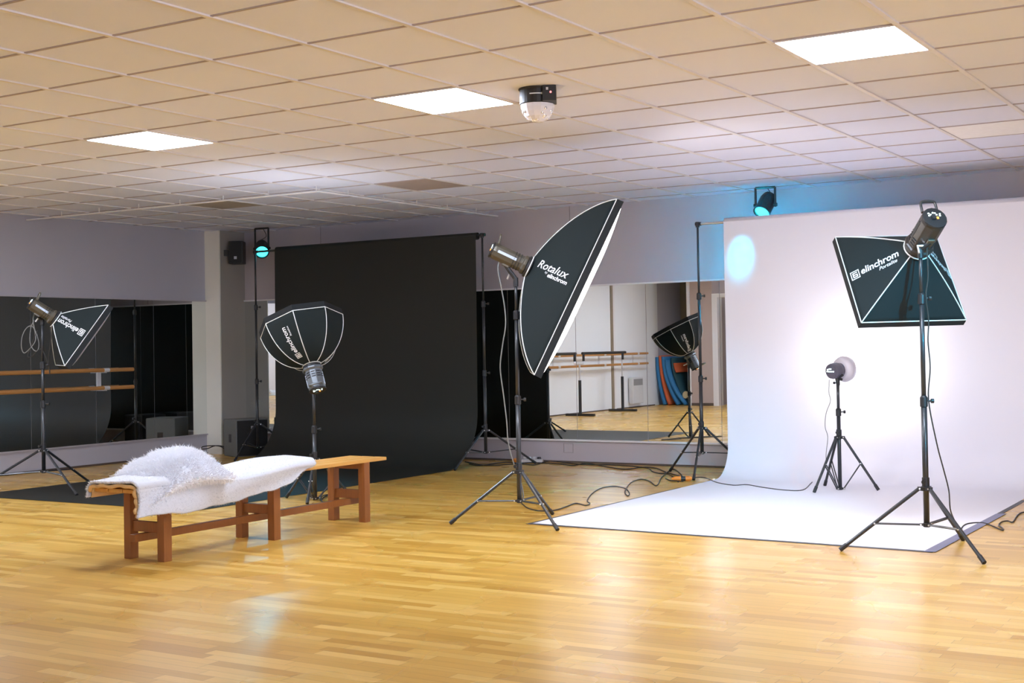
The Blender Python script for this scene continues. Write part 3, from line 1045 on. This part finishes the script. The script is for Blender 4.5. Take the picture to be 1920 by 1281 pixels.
def backdrop(label, x0, x1, y, ztop, rr, y_end, R, m, bulge=0.0, slant=0.0):
    t = thing('paper_backdrop', label, 'backdrop', (x0, y, 0))
    w = x1 - x0
    bm = B()
    n = 28
    for k in range(n):
        pass
    # hollow roll
    rings = []
    for x, r in ((0, 0.028), (0, rr), (w, rr), (w, 0.028)):
        rings.append([bm.verts.new((x, r * math.cos(2 * PI * k / n), ztop + r * math.sin(2 * PI * k / n))) for k in range(n)])
    for a, b in zip(rings, rings[1:] + rings[:1]):
        for k in range(n):
            f = bm.faces.new((a[k], a[(k + 1) % n], b[(k + 1) % n], b[k]))
            f.smooth = True
    for e in bm.edges:
        if len(e.link_faces) == 2 and e.calc_face_angle(0) > 0.6:
            e.smooth = False
    build('paper_roll', bm, m, t)
    # sheet: drop, sweep, floor
    prof = [(-rr, ztop), (-rr - 0.002, ztop - 0.1)]
    z = ztop - 0.1
    yc = -rr - 0.002
    nseg = 8
    for k in range(1, nseg + 1):
        prof.append((yc - bulge * math.sin(PI / 2 * k / nseg) ** 2 * 0.5, ztop - 0.1 + (R + 0.003 - ztop + 0.1) * k / nseg))
    yb = prof[-1][0]
    for k in range(1, 15):
        a = PI / 2 * k / 14
        prof.append((yb - R * (1 - math.cos(a)), 0.003 + R * (1 - math.sin(a))))
    y1 = prof[-1][0]
    ye = y_end - y
    for k in range(1, 9):
        prof.append((y1 + (ye - y1) * k / 8, 0.003))
    vs = []
    for (yy, zz) in prof:
        for j in range(5):
            k_ = min(1.0, max(0.0, (y1 - yy) / max(1e-6, y1 - ye)))
            vs.append((w * j / 4, yy - slant * k_ * j / 4, zz))
    fs = [(i * 5 + j, i * 5 + j + 1, (i + 1) * 5 + j + 1, (i + 1) * 5 + j) for i in range(len(prof) - 1) for j in range(4)]
    me = bpy.data.meshes.new('paper_sheet')
    me.from_pydata(vs, [], fs)
    o = link('paper_sheet', me, m, t, True)
    return t


backdrop('wide black paper backdrop hanging and sweeping out over the floor', -5.40, -2.715, 6.83, 2.30, 0.036, 3.03, 0.55, M_BLACKPAPER, 0.03)
backdrop('wide white paper backdrop hanging and sweeping out over the floor', 0.0, 2.665, 6.76, 2.262, 0.037, 3.445, 0.28, M_WHITEPAPER, slant=0.10)
# black underlay under the white paper
me = bpy.data.meshes.new('floor_underlay')
me.from_pydata([(-0.03, 3.405, 0.0012), (2.70, 3.305, 0.0012), (2.70, 5.0, 0.0012), (2.70, 5.9, 0.0012), (-0.022, 5.76, 0.0012)], [], [(0, 1, 2, 3, 4)])
o = link('floor_underlay', me, mat('grey_black_vinyl', (0.045, 0.045, 0.055), 0.5))
md = o.modifiers.new('solid', 'SOLIDIFY'); md.thickness = 0.001; md.offset = 1
tag(o, 'dark underlay sheet showing as a thin edge around the white paper', 'underlay')
me = bpy.data.meshes.new('floor_tape')
me.from_pydata([(2.65, 3.31, 0.0035), (2.715, 3.32, 0.0035), (2.725, 5.1, 0.0035), (2.665, 5.05, 0.0035)], [], [(0, 1, 2, 3)])
o = link('floor_tape', me, mat('grey_blue_tape', (0.22, 0.22, 0.32), 0.6))
md = o.modifiers.new('solid', 'SOLIDIFY'); md.thickness = 0.0012; md.offset = 1
tag(o, 'grey tape strip along the right edge of the white paper', 'tape')

# ============================ bench ============================
t = thing('bench', 'long low pine bench with three pairs of legs, half covered by the rug', 'bench', (-1.26, 1.2, 0))
bx0, bx1 = -0.165, 0.165
yA, yB_ = -0.14, 2.08
ws_ = (bx1 - bx0 - 0.02) / 3
for k in range(3):
    bm = B(); mm(bm, (bx0 + k * (ws_ + 0.01), yA, 0.408), (bx0 + k * (ws_ + 0.01) + ws_, yB_, 0.43)); build('slat', bm, M_BENCH, t, bevel=0.003)
for y in (0.09, 0.98, 1.865):
    for s in (-1, 1):
        bm = B(); abox(bm, (s * 0.137, y, 0.204), (0.055, 0.058, 0.408)); build('leg', bm, M_BENCHL, t, bevel=0.002)
    bm = B(); abox(bm, (0, y, 0.19), (0.22, 0.032, 0.06)); build('crossbar', bm, M_BENCHL, t, bevel=0.002)
    bm = B(); abox(bm, (0, y, 0.385), (0.22, 0.032, 0.044)); build('support', bm, M_BENCHL, t, bevel=0.002)
bm = B(); mm(bm, (-0.022, -0.02, 0.115), (0.022, 1.97, 0.158)); build('stretcher', bm, M_BENCHL, t, bevel=0.002)

# ============================ rug ============================
HEM = ([0.9, 1.07, 1.4, 1.82, 2.10, 2.25, 2.33, 2.42], [0.29, 0.285, 0.272, 0.297, 0.325, 0.345, 0.37, 0.42])


def rug(u, v, inset=0.0):
    # u across: 0 far hem .. 1 near hem ; v along from the left end to the right
    ye = 2.60 - 0.22 * max(0, u - 0.25) / 0.75 - 0.10 * abs(2 * u - 1) ** 4
    wob = 0.02 * math.sin(9 * u + 1.0) if v < 0.1 else 0
    y = 1.03 + wob * (1 - v / 0.1 if v < 0.1 else 0) + (ye - 1.03) * v
    hem = float(np.interp(y, *HEM))
    xf, xn = -1.458 + inset, -1.052 - inset
    zt = 0.463 - inset + 0.012 * math.sin(y * 5.1 + u * 3) + 0.028 * math.exp(-((y - 2.25) / 0.25) ** 2) * (1 - u)
    farhem = 0.375
    if u < 0.18:
        q = u / 0.18
        x = xf - 0.012 * (1 - q)
        z = farhem + (zt - 0.03 - farhem) * q
    elif u < 0.62:
        q = (u - 0.18) / 0.44
        x = xf + (xn - xf) * q
        e = min(q, 1 - q)
        z = zt - 0.03 * max(0, 1 - e / 0.12) ** 2
    else:
        q = (u - 0.62) / 0.38
        x = xn + 0.012 * math.sin(q * 3 + y * 4)
        z = zt - 0.03 + (hem - zt + 0.03) * q + (0.004 * math.sin(y * 17) + 0.002 * math.sin(y * 41)) * q
    return Vector((x, y, z))


rg_t = thing('sheepskin_rug', 'white fleecy rug with a tan underside, draped over the left half of the bench', 'rug', (0, 0, 0))


def rug_in(u, v):
    return rug(u, 0.006 + v * 0.988, 0.016)


def noisy(fn, amp):
    def g_(u, v):
        p = fn(u, v)
        return p + Vector((math.sin(47 * u + 31 * v), math.sin(23 * v * 3 + 11 * u), math.cos(39 * u * 2 + 61 * v))) * amp
    return g_


outer = rug
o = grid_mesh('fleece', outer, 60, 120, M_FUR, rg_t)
o.modifiers.new('solid', 'SOLIDIFY').thickness = 0.012
o.modifiers['solid'].offset = 1
grid_mesh('hide_underside', rug_in, 40, 80, M_HIDE, rg_t, solid=0.005)
# rolled tan edge at the left end
bm = B()
ep = [rug_in(k / 60, 0.0) + Vector((0, -0.006 + 0.006 * math.sin(k * 0.9), 0.004 * math.sin(k * 0.7))) for k in range(10, 58)]
tube(bm, ep, 0.011, 8)
build('rolled_edge', bm, M_HIDE, rg_t, smooth=True)


def fur(name, fn, count, length, width, parent, m, lean=(0, 0, -0.35), jitter=0.6, outward=None, urange=(0, 1), vrange=(0, 1)):
    U = RNG.uniform(*urange, count)
    V_ = RNG.uniform(*vrange, count)
    vs = np.zeros((count * 5, 3))
    eps = 0.004
    J = RNG.normal(0, jitter, (count, 3))
    LN = RNG.uniform(0.6, 1.25, count) * length
    for i in range(count):
        u, v = U[i], V_[i]
        p = fn(u, v)
        du = fn(min(1, u + eps), v) - fn(max(0, u - eps), v)
        dv = fn(u, min(1, v + eps)) - fn(u, max(0, v - eps))
        nrm = du.cross(dv)
        if nrm.length < 1e-12:
            nrm = Vector((0, 0, 1))
        nrm.normalize()
        if outward is not None and nrm.dot(p - outward(p)) < 0:
            nrm = -nrm
        d1 = (nrm + Vector(J[i]) * 0.5 + Vector(lean) * 0.5).normalized()
        d2 = (nrm * 0.35 + Vector(J[i]) + Vector(lean)).normalized()
        sd = d1.cross(Vector((0.3, -0.8, 0.5))).normalized() * width
        a = p - nrm * 0.002
        b = a + d1 * LN[i] * 0.55
        c = b + d2 * LN[i] * 0.45
        vs[i * 5:i * 5 + 5] = (a - sd, a + sd, b - sd * 0.7, b + sd * 0.7, c)
    me = bpy.data.meshes.new(name)
    b5 = np.arange(count) * 5
    quads = np.stack([b5, b5 + 1, b5 + 3, b5 + 2], 1)
    tris = np.stack([b5 + 2, b5 + 3, b5 + 4], 1)
    me.from_pydata(vs.tolist(), [], quads.tolist() + tris.tolist())
    o = link(name, me, m, parent)
    return o


def rug_axis(p):
    return Vector((-1.255, p.y, 0.36))


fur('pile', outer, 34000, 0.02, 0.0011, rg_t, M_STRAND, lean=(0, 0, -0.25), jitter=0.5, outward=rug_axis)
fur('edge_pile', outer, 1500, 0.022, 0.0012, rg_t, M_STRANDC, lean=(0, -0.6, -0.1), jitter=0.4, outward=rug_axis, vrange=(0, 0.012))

# ============================ cushion ============================
cc_ = Vector((-1.255, 1.48, 0.485))
ex = Vector((0.863, 0.505, 0))     # diagonal across
ey = Vector((-0.505, 0.863, 0))
HS = 0.37


def cushion(sgn):
    def f(u, v):
        # u,v over the square, corners on the two diagonals
        a, b = 2 * u - 1, 2 * v - 1
        p = (a + b) / 2
        q = (b - a) / 2
        edge = (1 - a * a) * (1 - b * b)
        pin = 1 - 0.13 * abs(abs(a) ** 3 - abs(b) ** 3) * 0 - 0.10 * (a * a + b * b - 2 * a * a * b * b) / 1.0
        if q < 0:
            q *= 1.22
        th = 0.115 * max(0, edge) ** 0.62 * (1 + 0.10 * math.sin(3.1 * a + 1) * math.sin(2.7 * b))
        P = cc_ + ex * p * HS * pin + ey * q * HS * pin * 0.92
        droop = -0.055 * p * p + (-0.105 * q * q if q < 0 else 0.02 * q - 0.05 * q * q)
        crease = -0.02 * math.exp(-((p + 0.45) / 0.12) ** 2) * max(0, edge) ** 0.5
        if sgn < 0:
            return P + Vector((0, 0, droop - th * 0.35))
        return P + Vector((0, 0, droop + th + crease))
    return f


cu = thing('cushion', 'fluffy white long-haired cushion lying on the rug', 'cushion', (0, 0, 0))
top_f, bot_f = cushion(1), cushion(-1)
bm = B()
n = 30
gt = [[bm.verts.new(top_f(i / n, j / n)) for i in range(n + 1)] for j in range(n + 1)]
gb = [[bm.verts.new(bot_f(i / n, j / n)) for i in range(n + 1)] for j in range(n + 1)]
for j in range(n):
    for i in range(n):
        bm.faces.new((gt[j][i], gt[j][i + 1], gt[j + 1][i + 1], gt[j + 1][i]))
        bm.faces.new((gb[j][i], gb[j + 1][i], gb[j + 1][i + 1], gb[j][i + 1]))
bmesh.ops.remove_doubles(bm, verts=bm.verts[:], dist=0.002)
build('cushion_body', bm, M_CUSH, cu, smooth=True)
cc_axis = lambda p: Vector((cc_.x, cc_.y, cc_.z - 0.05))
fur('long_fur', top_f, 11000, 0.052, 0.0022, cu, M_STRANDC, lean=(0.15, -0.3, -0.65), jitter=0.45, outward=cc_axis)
fur('long_fur', bot_f, 5000, 0.035, 0.0015, cu, M_STRANDC, lean=(0.15, -0.2, -0.5), jitter=0.4, outward=lambda p: Vector((cc_.x, cc_.y, cc_.z + 0.3)), urange=(0, 1))

# ============================ wall barre on the left mirror ============================
def wall_barre(label, y0, y1, brackets, g=None):
    t = thing('wall_barre', label, 'barre', (LX, 0, 0), g)
    for z in (0.826, 1.015):
        bm = B(); rod(bm, (0.125, y0, z), (0.125, y1, z), 0.021, 14); build('handrail', bm, M_RAIL, t, smooth=False)
    for y in brackets:
        bm = B(); abox(bm, (0.012, y, 0.92), (0.012, 0.05, 0.16)); b0 = build('wall_plate', bm, M_WHITEPL, t, bevel=0.002)
        for z in (0.826, 1.015):
            bm = B(); abox(bm, (0.065, y, z - 0.026), (0.11, 0.03, 0.008)); build('bracket_arm', bm, M_WHITEPL, b0)
            bm = B(); tube(bm, [(0.125, y - 0.035, z), (0.125, y + 0.035, z)], 0.0225, 14); build('clip', bm, M_WHITEPL, b0)
    return t


wall_barre('double wooden ballet barre with white clips in front of the left mirrors', 2.0, 5.86, (5.50, 3.6))
wall_barre('double wooden ballet barre on the pale left wall, seen in the mirror', -3.3, 0.55, (-2.9, -1.6, 0.0))

# portable barre seen in the mirror
for nm, y0, y1, side in (('portable black ballet barre with T feet, seen in the back mirror', -1.82, -0.27, 1), ('second portable black barre partly hidden by the strip softbox reflection', -0.05, 1.4, -1)):
    t = thing('portable_barre', nm, 'barre', (-6.3, 0, 0), 'portable barres')
    bm = B(); rod(bm, (0, y0, 1.05), (0, y1, 1.05), 0.024, 12); build('top_bar', bm, M_BLACKPL, t)
    for y in ((y0 + 0.1, y1 - 0.04) if side > 0 else (y0 + 0.04, y1 - 0.1)):
        bm = B(); rod(bm, (0, y, 0.92), (0, y, 1.05), 0.022, 10); build('socket', bm, M_BLACKPL, t)
    ypost = -1.69 if side > 0 else 1.25
    for (z0, z1, r) in ((0.03, 0.62, 0.026), (0.62, 0.92, 0.015)):
        bm = B(); rod(bm, (0, ypost, z0), (0, ypost, z1), r, 12); build('post', bm, M_BLACKPL if r > 0.02 else M_ALU, t)
    bm = B(); abox(bm, (0, ypost, 0.02), (0.55, 0.06, 0.04)); build('base_bar', bm, M_BLACKPL, t, bevel=0.004)
    if side > 0:
        bm = B()
        tube(bm, smoothpts([(0, -0.31, 0.93), (0, -0.30, 0.88), (0, -0.17, 0.87), (0, -0.17, 0.87)], 4), 0.014, 8)
        tube(bm, smoothpts([(0, -0.17, 0.87), (0, -0.10, 0.87), (0, -0.01, 0.88), (0, -0.005, 0.93)], 4), 0.014, 8)
        build('connector', bm, M_ALU, t)
        for (z0, z1, r) in ((0.03, 0.60, 0.026), (0.60, 0.88, 0.015)):
            bm = B(); rod(bm, (0, -0.17, z0), (0, -0.17, z1), r, 12); build('post', bm, M_BLACKPL if r > 0.02 else M_ALU, t)
        bm = B(); abox(bm, (0, -0.17, 0.02), (0.55, 0.06, 0.04)); build('base_bar', bm, M_BLACKPL, t, bevel=0.004)

# wall heater
t = thing('wall_heater', 'white wall heater with a grey vent, reflected in the back mirror', 'heater', (LX, -2.90, 0.08))
bm = B(); mm(bm, (0.03, -0.21, 0), (0.12, 0.21, 0.49)); build('casing', bm, M_WHITEPL, t, bevel=0.008)
bm = B(); mm(bm, (0.119, -0.18, 0.34), (0.123, 0.18, 0.46)); build('vent_grille', bm, mat('grey_grille', (0.30, 0.30, 0.31), 0.5), t)
bm = B(); mm(bm, (0.0, -0.1, 0.05), (0.03, 0.1, 0.4)); build('wall_mount', bm, M_WHITEPL, t)

# foam mats leaning in the rear corner
def leaning_mat(label, m, x_top, x_foot, h, th=0.045, y0=-4.9, y1=-3.86, edge=None, z0=0.0):
    t = thing('foam_mat', label, 'mat', (0, 0, 0), 'foam mats leaning in the niche')

    def f(u, v):
        s_ = (1 - v) ** 2.0
        return Vector((x_top + (x_foot - x_top) * s_, y0 + (y1 - y0) * u, z0 + 0.012 + (h - z0) * v))
    grid_mesh('mat_sheet', f, 3, 18, m, t, solid=th, offset=0)
    if edge is not None:
        def g_(u, v):
            return f(1, v) + Vector(((u - 0.5) * th * 1.04, 0.003, 0))
        grid_mesh('edge_trim', g_, 1, 18, edge, t, solid=0.003, offset=0)
    return t


leaning_mat('blue foam mat, rearmost against the pale wall in the niche', M_BLUEFOAM, -6.69, -6.54, 0.92, 0.06)
leaning_mat('orange foam mat between two blue mats', M_REDFOAM, -6.625, -6.44, 0.95, 0.05)
leaning_mat('blue foam mat in front of the orange mat', M_BLUEFOAM, -6.56, -6.26, 0.93, 0.055)
leaning_mat('blue foam mat, curved furthest out over the floor', M_BLUEFOAM, -6.49, -6.10, 0.86, 0.05)
leaning_mat('dark teal foam mat with its face towards the room', M_TEALFOAM, -6.42, -6.06, 0.90, 0.03, y1=-3.95)
leaning_mat('small orange foam mat on the face of the teal mat', M_REDFOAM, -6.385, -6.33, 0.80, 0.02, y1=-3.98, z0=0.62)
bm = B(); rod(bm, (-6.0, -4.6, 0.075), (-6.12, -3.92, 0.20), 0.07, 18)
tag(build('foam_roll', bm, M_TANFOAM), 'tan rolled mat lying at the foot of the foam mats', 'roll')

# ============================ speakers ============================
Rz = lambda a: Matrix.Rotation(a, 4, 'Z')


def speaker(label, M, w, dpt, h, name, side_m, badge=True, vent=True):
    t = thing(name, label, 'speaker', M=M, group='black loudspeakers')
    bm = B(); mm(bm, (-w / 2, -dpt / 2, 0), (w / 2, dpt / 2, h)); build('cabinet', bm, side_m, t, bevel=0.008)
    bm = B(); mm(bm, (-w / 2 + 0.012, -dpt / 2 - 0.01, 0.012), (w / 2 - 0.012, -dpt / 2 + 0.002, h - 0.012)); gr = build('grille', bm, mat('black_grille_mesh', (0.012, 0.012, 0.012), 0.7, var=0.4, scale=300), t, bevel=0.003)
    if badge:
        bm = B(); bz = h * (0.74 if h > 0.33 else 0.2); mm(bm, (-0.016, -dpt / 2 - 0.013, bz), (0.016, -dpt / 2 - 0.0095, bz + 0.032)); build('badge', bm, mat('silver_badge', (0.5, 0.5, 0.55), 0.3), gr)
    if vent:
        bm = B(); mm(bm, (-w / 2 - 0.0015, -0.04, h * 0.38), (-w / 2 + 0.003, 0.03, h * 0.60)); build('side_handle', bm, M_BLACKPL, t)
    return t


# floor speaker near the column
speaker('dark grey floor speaker beside the column', Matrix.Translation((-6.09, 7.02, 0.0)) @ Rz(math.radians(67)), 0.38, 0.36, 0.42, 'floor_speaker', M_SPKG)
speaker('black speaker box on the floor behind the black backdrop edge', Matrix.Translation((-5.50, 7.21, 0.0)) @ Rz(math.radians(8)), 0.36, 0.34, 0.44, 'floor_speaker', M_BLACKPL, badge=False, vent=False)
ws = speaker('small black wall speaker high on the side of the column', Matrix.Translation((-6.335, 7.17, 2.205)) @ Rz(math.radians(32)), 0.165, 0.17, 0.265, 'wall_speaker', M_BLACKPL, vent=False)
bm = B(); mm(bm, (-0.16, 0.02, 0.10), (-0.075, 0.06, 0.17)); build('wall_bracket', bm, M_BLACKPL, ws)

# ============================ PAR cans ============================
def par_can(label, P, aim, drop, energy, r=0.075, spread=100):
    """P: centre of the can"""
    P = Vector(P)
    t = thing('par_can', label, 'spotlight', P, 'cyan par cans')
    d_ = (Vector(aim) - P).normalized()
    R = d_.to_track_quat('-Z', 'Y').to_matrix()
    bm = B()
    lathe(bm, [(r * 0.35, 0.14), (r * 0.8, 0.115), (r, 0.06), (r, -0.09), (r * 1.08, -0.092), (r * 1.08, -0.10), (r * 0.92, -0.10), (r * 0.92, -0.02)], 20, R.to_4x4())
    build('housing', bm, M_BLACKPL, t)
    bm = B()
    lathe(bm, [(r * 0.9, -0.085), (r * 0.88, -0.088), (r * 0.6, -0.093), (r * 0.2, -0.096)], 20, R.to_4x4())
    build('lens', bm, M_CYANLENS, t)
    bm = B()
    s = Vector((1, 0.15, 0)).normalized()
    hx = r * 1.2
    z1 = H - P.z - 0.012
    bw = 0.011
    for sg in (-1, 1):
        rod(bm, s * sg * hx + Vector((0, 0, -0.02)), s * sg * hx + Vector((0, 0, z1)), bw, 8)
        rod(bm, s * sg * (hx + 0.018), s * sg * r * 0.9, 0.016, 10)
    rod(bm, -s * hx + Vector((0, 0, z1)), s * hx + Vector((0, 0, z1)), bw, 8)
    build('yoke', bm, M_BLACKPL, t)
    bm = B()
    tube(bm, smoothpts([R @ Vector((0, 0, 0.13)), R @ Vector((0.03, 0.02, 0.16)), Vector((0.05, 0.02, z1 * 0.6)), Vector((0.02, 0.0, z1))], 5), 0.004, 6)
    build('cable', bm, M_CORD, t)
    light('SPOT', 'par_light', P + d_ * 0.115, aim, energy, (0.0, 0.62, 1.0), spot_size=math.radians(spread), spot_blend=0.9, shadow_soft_size=0.05)
    return t


par_can('black par can with a cyan lens above the white backdrop roll', (0.235, 7.14, 2.43), (0.165, 6.75, 1.99), 0, 3600, spread=29)
par_can('black par can with a glowing cyan lens above the left end of the black backdrop', (-5.88, 7.10, 2.36), (-2.9, 4.0, 0.0), 0, 13, spread=42)
par_can('black par can out of frame to the right, lighting the right-hand stand cyan', (5.4, 1.2, 2.35), (2.68, 3.4, 1.3), 0, 340, spread=25)

# ============================ cables ============================
def cord(label, pts, r=0.0045, m=M_CORD, sub=6, head=None):
    P = smoothpts(pts, sub)
    bm = B()
    tube(bm, P, r, 7)
    o = build('extension_cable' if head is None else 'power_cord', bm, m, None, smooth=True)
    if head is None:
        tag(o, label, 'cable', 'cables on the floor')
    else:
        o.parent = head
        o.matrix_parent_inverse = head.matrix_world.inverted()
    return o


def fl(uv, z=0.006):
    return [atz(u, v, z) for u, v in uv]


def hang(c, uvs):
    """points at the depth of a thing standing at c"""
    out = []
    dep_ = (Vector((c[0], c[1], 1.0)) - CAM).dot(fwd)
    for u, v in uvs:
        out.append(CAM + ray(u, v) * dep_)
    return out


cord('black cord curling over the floor from the middle stand towards the orange connector',
     fl([(978, 944), (990, 953), (1012, 958), (1040, 957), (1062, 950), (1080, 944), (1098, 948), (1106, 944), (1101, 939), (1110, 926), (1126, 916), (1150, 912), (1172, 916),
         (1180, 925), (1177, 930), (1172, 922), (1182, 906), (1200, 899), (1217, 902), (1231, 911), (1240, 896), (1250, 889), (1262, 894), (1272, 904)]), 0.0045)
cord('grey cord hanging from the strip softbox flash head down the middle stand',
     hang(cA, [(941, 487), (935, 494), (934, 510), (940, 540), (946, 575), (948, 610), (942, 650), (938, 690), (944, 740), (950, 790), (953, 830), (962, 865), (974, 895), (981, 925), (980, 940)]), 0.0045, M_CORDG, head=HA)
cord('dark cord from the floor connector to the stand on the white paper',
     fl([(1292, 899), (1310, 895), (1325, 897), (1345, 905), (1375, 910), (1400, 909), (1430, 914), (1470, 919), (1505, 919), (1522, 905), (1537, 893)]), 0.004)
cord('thin cord hanging from the small background flash',
     hang(cM, [(1555, 712), (1554, 735), (1557, 752), (1549, 775), (1547, 800), (1552, 820), (1549, 850), (1549, 872)]), 0.003, M_CORDG, head=HM)
cord('dark cord hanging down the right-hand stand',
     hang(cB, [(1733, 443), (1738, 470), (1740, 520), (1736, 556), (1741, 600), (1740, 640), (1744, 690), (1741, 750), (1756, 830), (1769, 880), (1779, 920), (1783, 960)]) + fl([(1800, 995)]), 0.004, head=HB)
cord('dark cord snaking over the floor at the right frame edge',
     fl([(1800, 995), (1808, 985), (1822, 981), (1845, 981), (1862, 987), (1878, 994), (1881, 992), (1873, 985), (1878, 979), (1890, 977), (1899, 979), (1908, 966), (1918, 961), (1940, 960)]), 0.0045)
cord('brown extension cable lying along the foot of the back wall',
     fl([(872, 866), (905, 872), (940, 872), (985, 868), (1010, 868), (1050, 870), (1075, 873), (1100, 869), (1140, 876), (1175, 880), (1205, 876), (1230, 878), (1250, 886), (1275, 893), (1284, 898)]), 0.0055)
cord('second dark cable lying below the mirrors, running to the white backdrop',
     fl([(880, 870), (900, 873), (950, 867), (1000, 872), (1030, 865), (1090, 871), (1150, 872), (1210, 877), (1225, 885), (1245, 888), (1262, 880), (1274, 887), (1283, 897)]), 0.0055)
cord('dark cable looping up to the orange connector near the backdrop stand',
     fl([(1248, 897), (1256, 901), (1270, 902), (1281, 903)]), 0.0045)
cord('brown cable loop on the floor beside the column and floor speaker',
     hang((-6.5, 6.9), [(432, 852), (415, 838), (395, 836), (380, 838), (379, 842), (390, 841), (404, 836), (420, 838), (428, 848), (434, 856)]), 0.006)
cord('loops of cable hanging from the flash head at the left',
     hang(cC, [(66, 585), (62, 600), (66, 625), (66, 640), (55, 655), (45, 662), (40, 650), (42, 630), (50, 615), (60, 612), (68, 625), (73, 645), (70, 658), (62, 655), (56, 640), (58, 615), (64, 600)]), 0.004, M_CORDG, head=HC)
cord('black cable bundle hanging beside the pole of the left stand',
     hang(cC, [(92, 605), (96, 630), (94, 650), (91, 672), (93, 700), (92, 690), (78, 655), (60, 668), (52, 668), (58, 650), (70, 620)]), 0.004, head=HC)
cord('small coil of black cable on the floor behind the bench',
     fl([(640, 940), (628, 943), (612, 944), (602, 938), (605, 930), (620, 928), (632, 934), (622, 941), (604, 941), (608, 932), (628, 926), (645, 922), (652, 920), (655, 926)], 0.012), 0.005)

# orange connector and power strip
t = thing('cable_connector', 'orange and black cable connector on the floor by the white backdrop stand', 'connector', (-0.215, 6.24, 0.0))
a = math.radians(28)
Rr = Matrix.Rotation(a, 3, 'Z')
bm = B(); tube(bm, [Rr @ Vector((-0.10, 0, 0.022)), Rr @ Vector((-0.075, 0, 0.022)), Rr @ Vector((-0.03, 0, 0.022)), Rr @ Vector((-0.02, 0, 0.022))], [0.008, 0.017, 0.021, 0.021], 12); build('plug', bm, M_ORANGE, t)
bm = B(); tube(bm, [Rr @ Vector((-0.02, 0, 0.022)), Rr @ Vector((0.02, 0, 0.022))], [0.020, 0.020], 12); build('coupling', bm, M_BLACKPL, t)
bm = B(); tube(bm, [Rr @ Vector((0.02, 0, 0.022)), Rr @ Vector((0.055, 0, 0.022)), Rr @ Vector((0.075, 0, 0.022))], [0.021, 0.021, 0.010], 12); build('socket', bm, M_ORANGE, t)
t = thing('power_strip', 'white power strip with an orange plug at the foot of the back wall', 'power strip', (-2.48, 7.30, 0.0))
Rr = Matrix.Rotation(math.radians(20), 3, 'Z')
bm = B(); abox(bm, Rr @ Vector((0.06, 0, 0.018)), (0.22, 0.055, 0.034), Rr); bs = build('strip_body', bm, M_WHITEPL, t, bevel=0.004)
for k in range(4):
    bm = B(); p = Rr @ Vector((-0.02 + 0.05 * k, 0, 0.04)); tube(bm, [p, p + Vector((0, 0, 0.018))], [0.021, 0.018], 12); build('socket', bm, M_WHITEPL if k < 3 else M_BLACKPL, bs)
bm = B(); tube(bm, [Rr @ Vector((-0.15, 0, 0.024)), Rr @ Vector((-0.12, 0, 0.024)), Rr @ Vector((-0.06, 0, 0.024))], [0.009, 0.022, 0.024], 12); build('plug', bm, M_ORANGE, t)
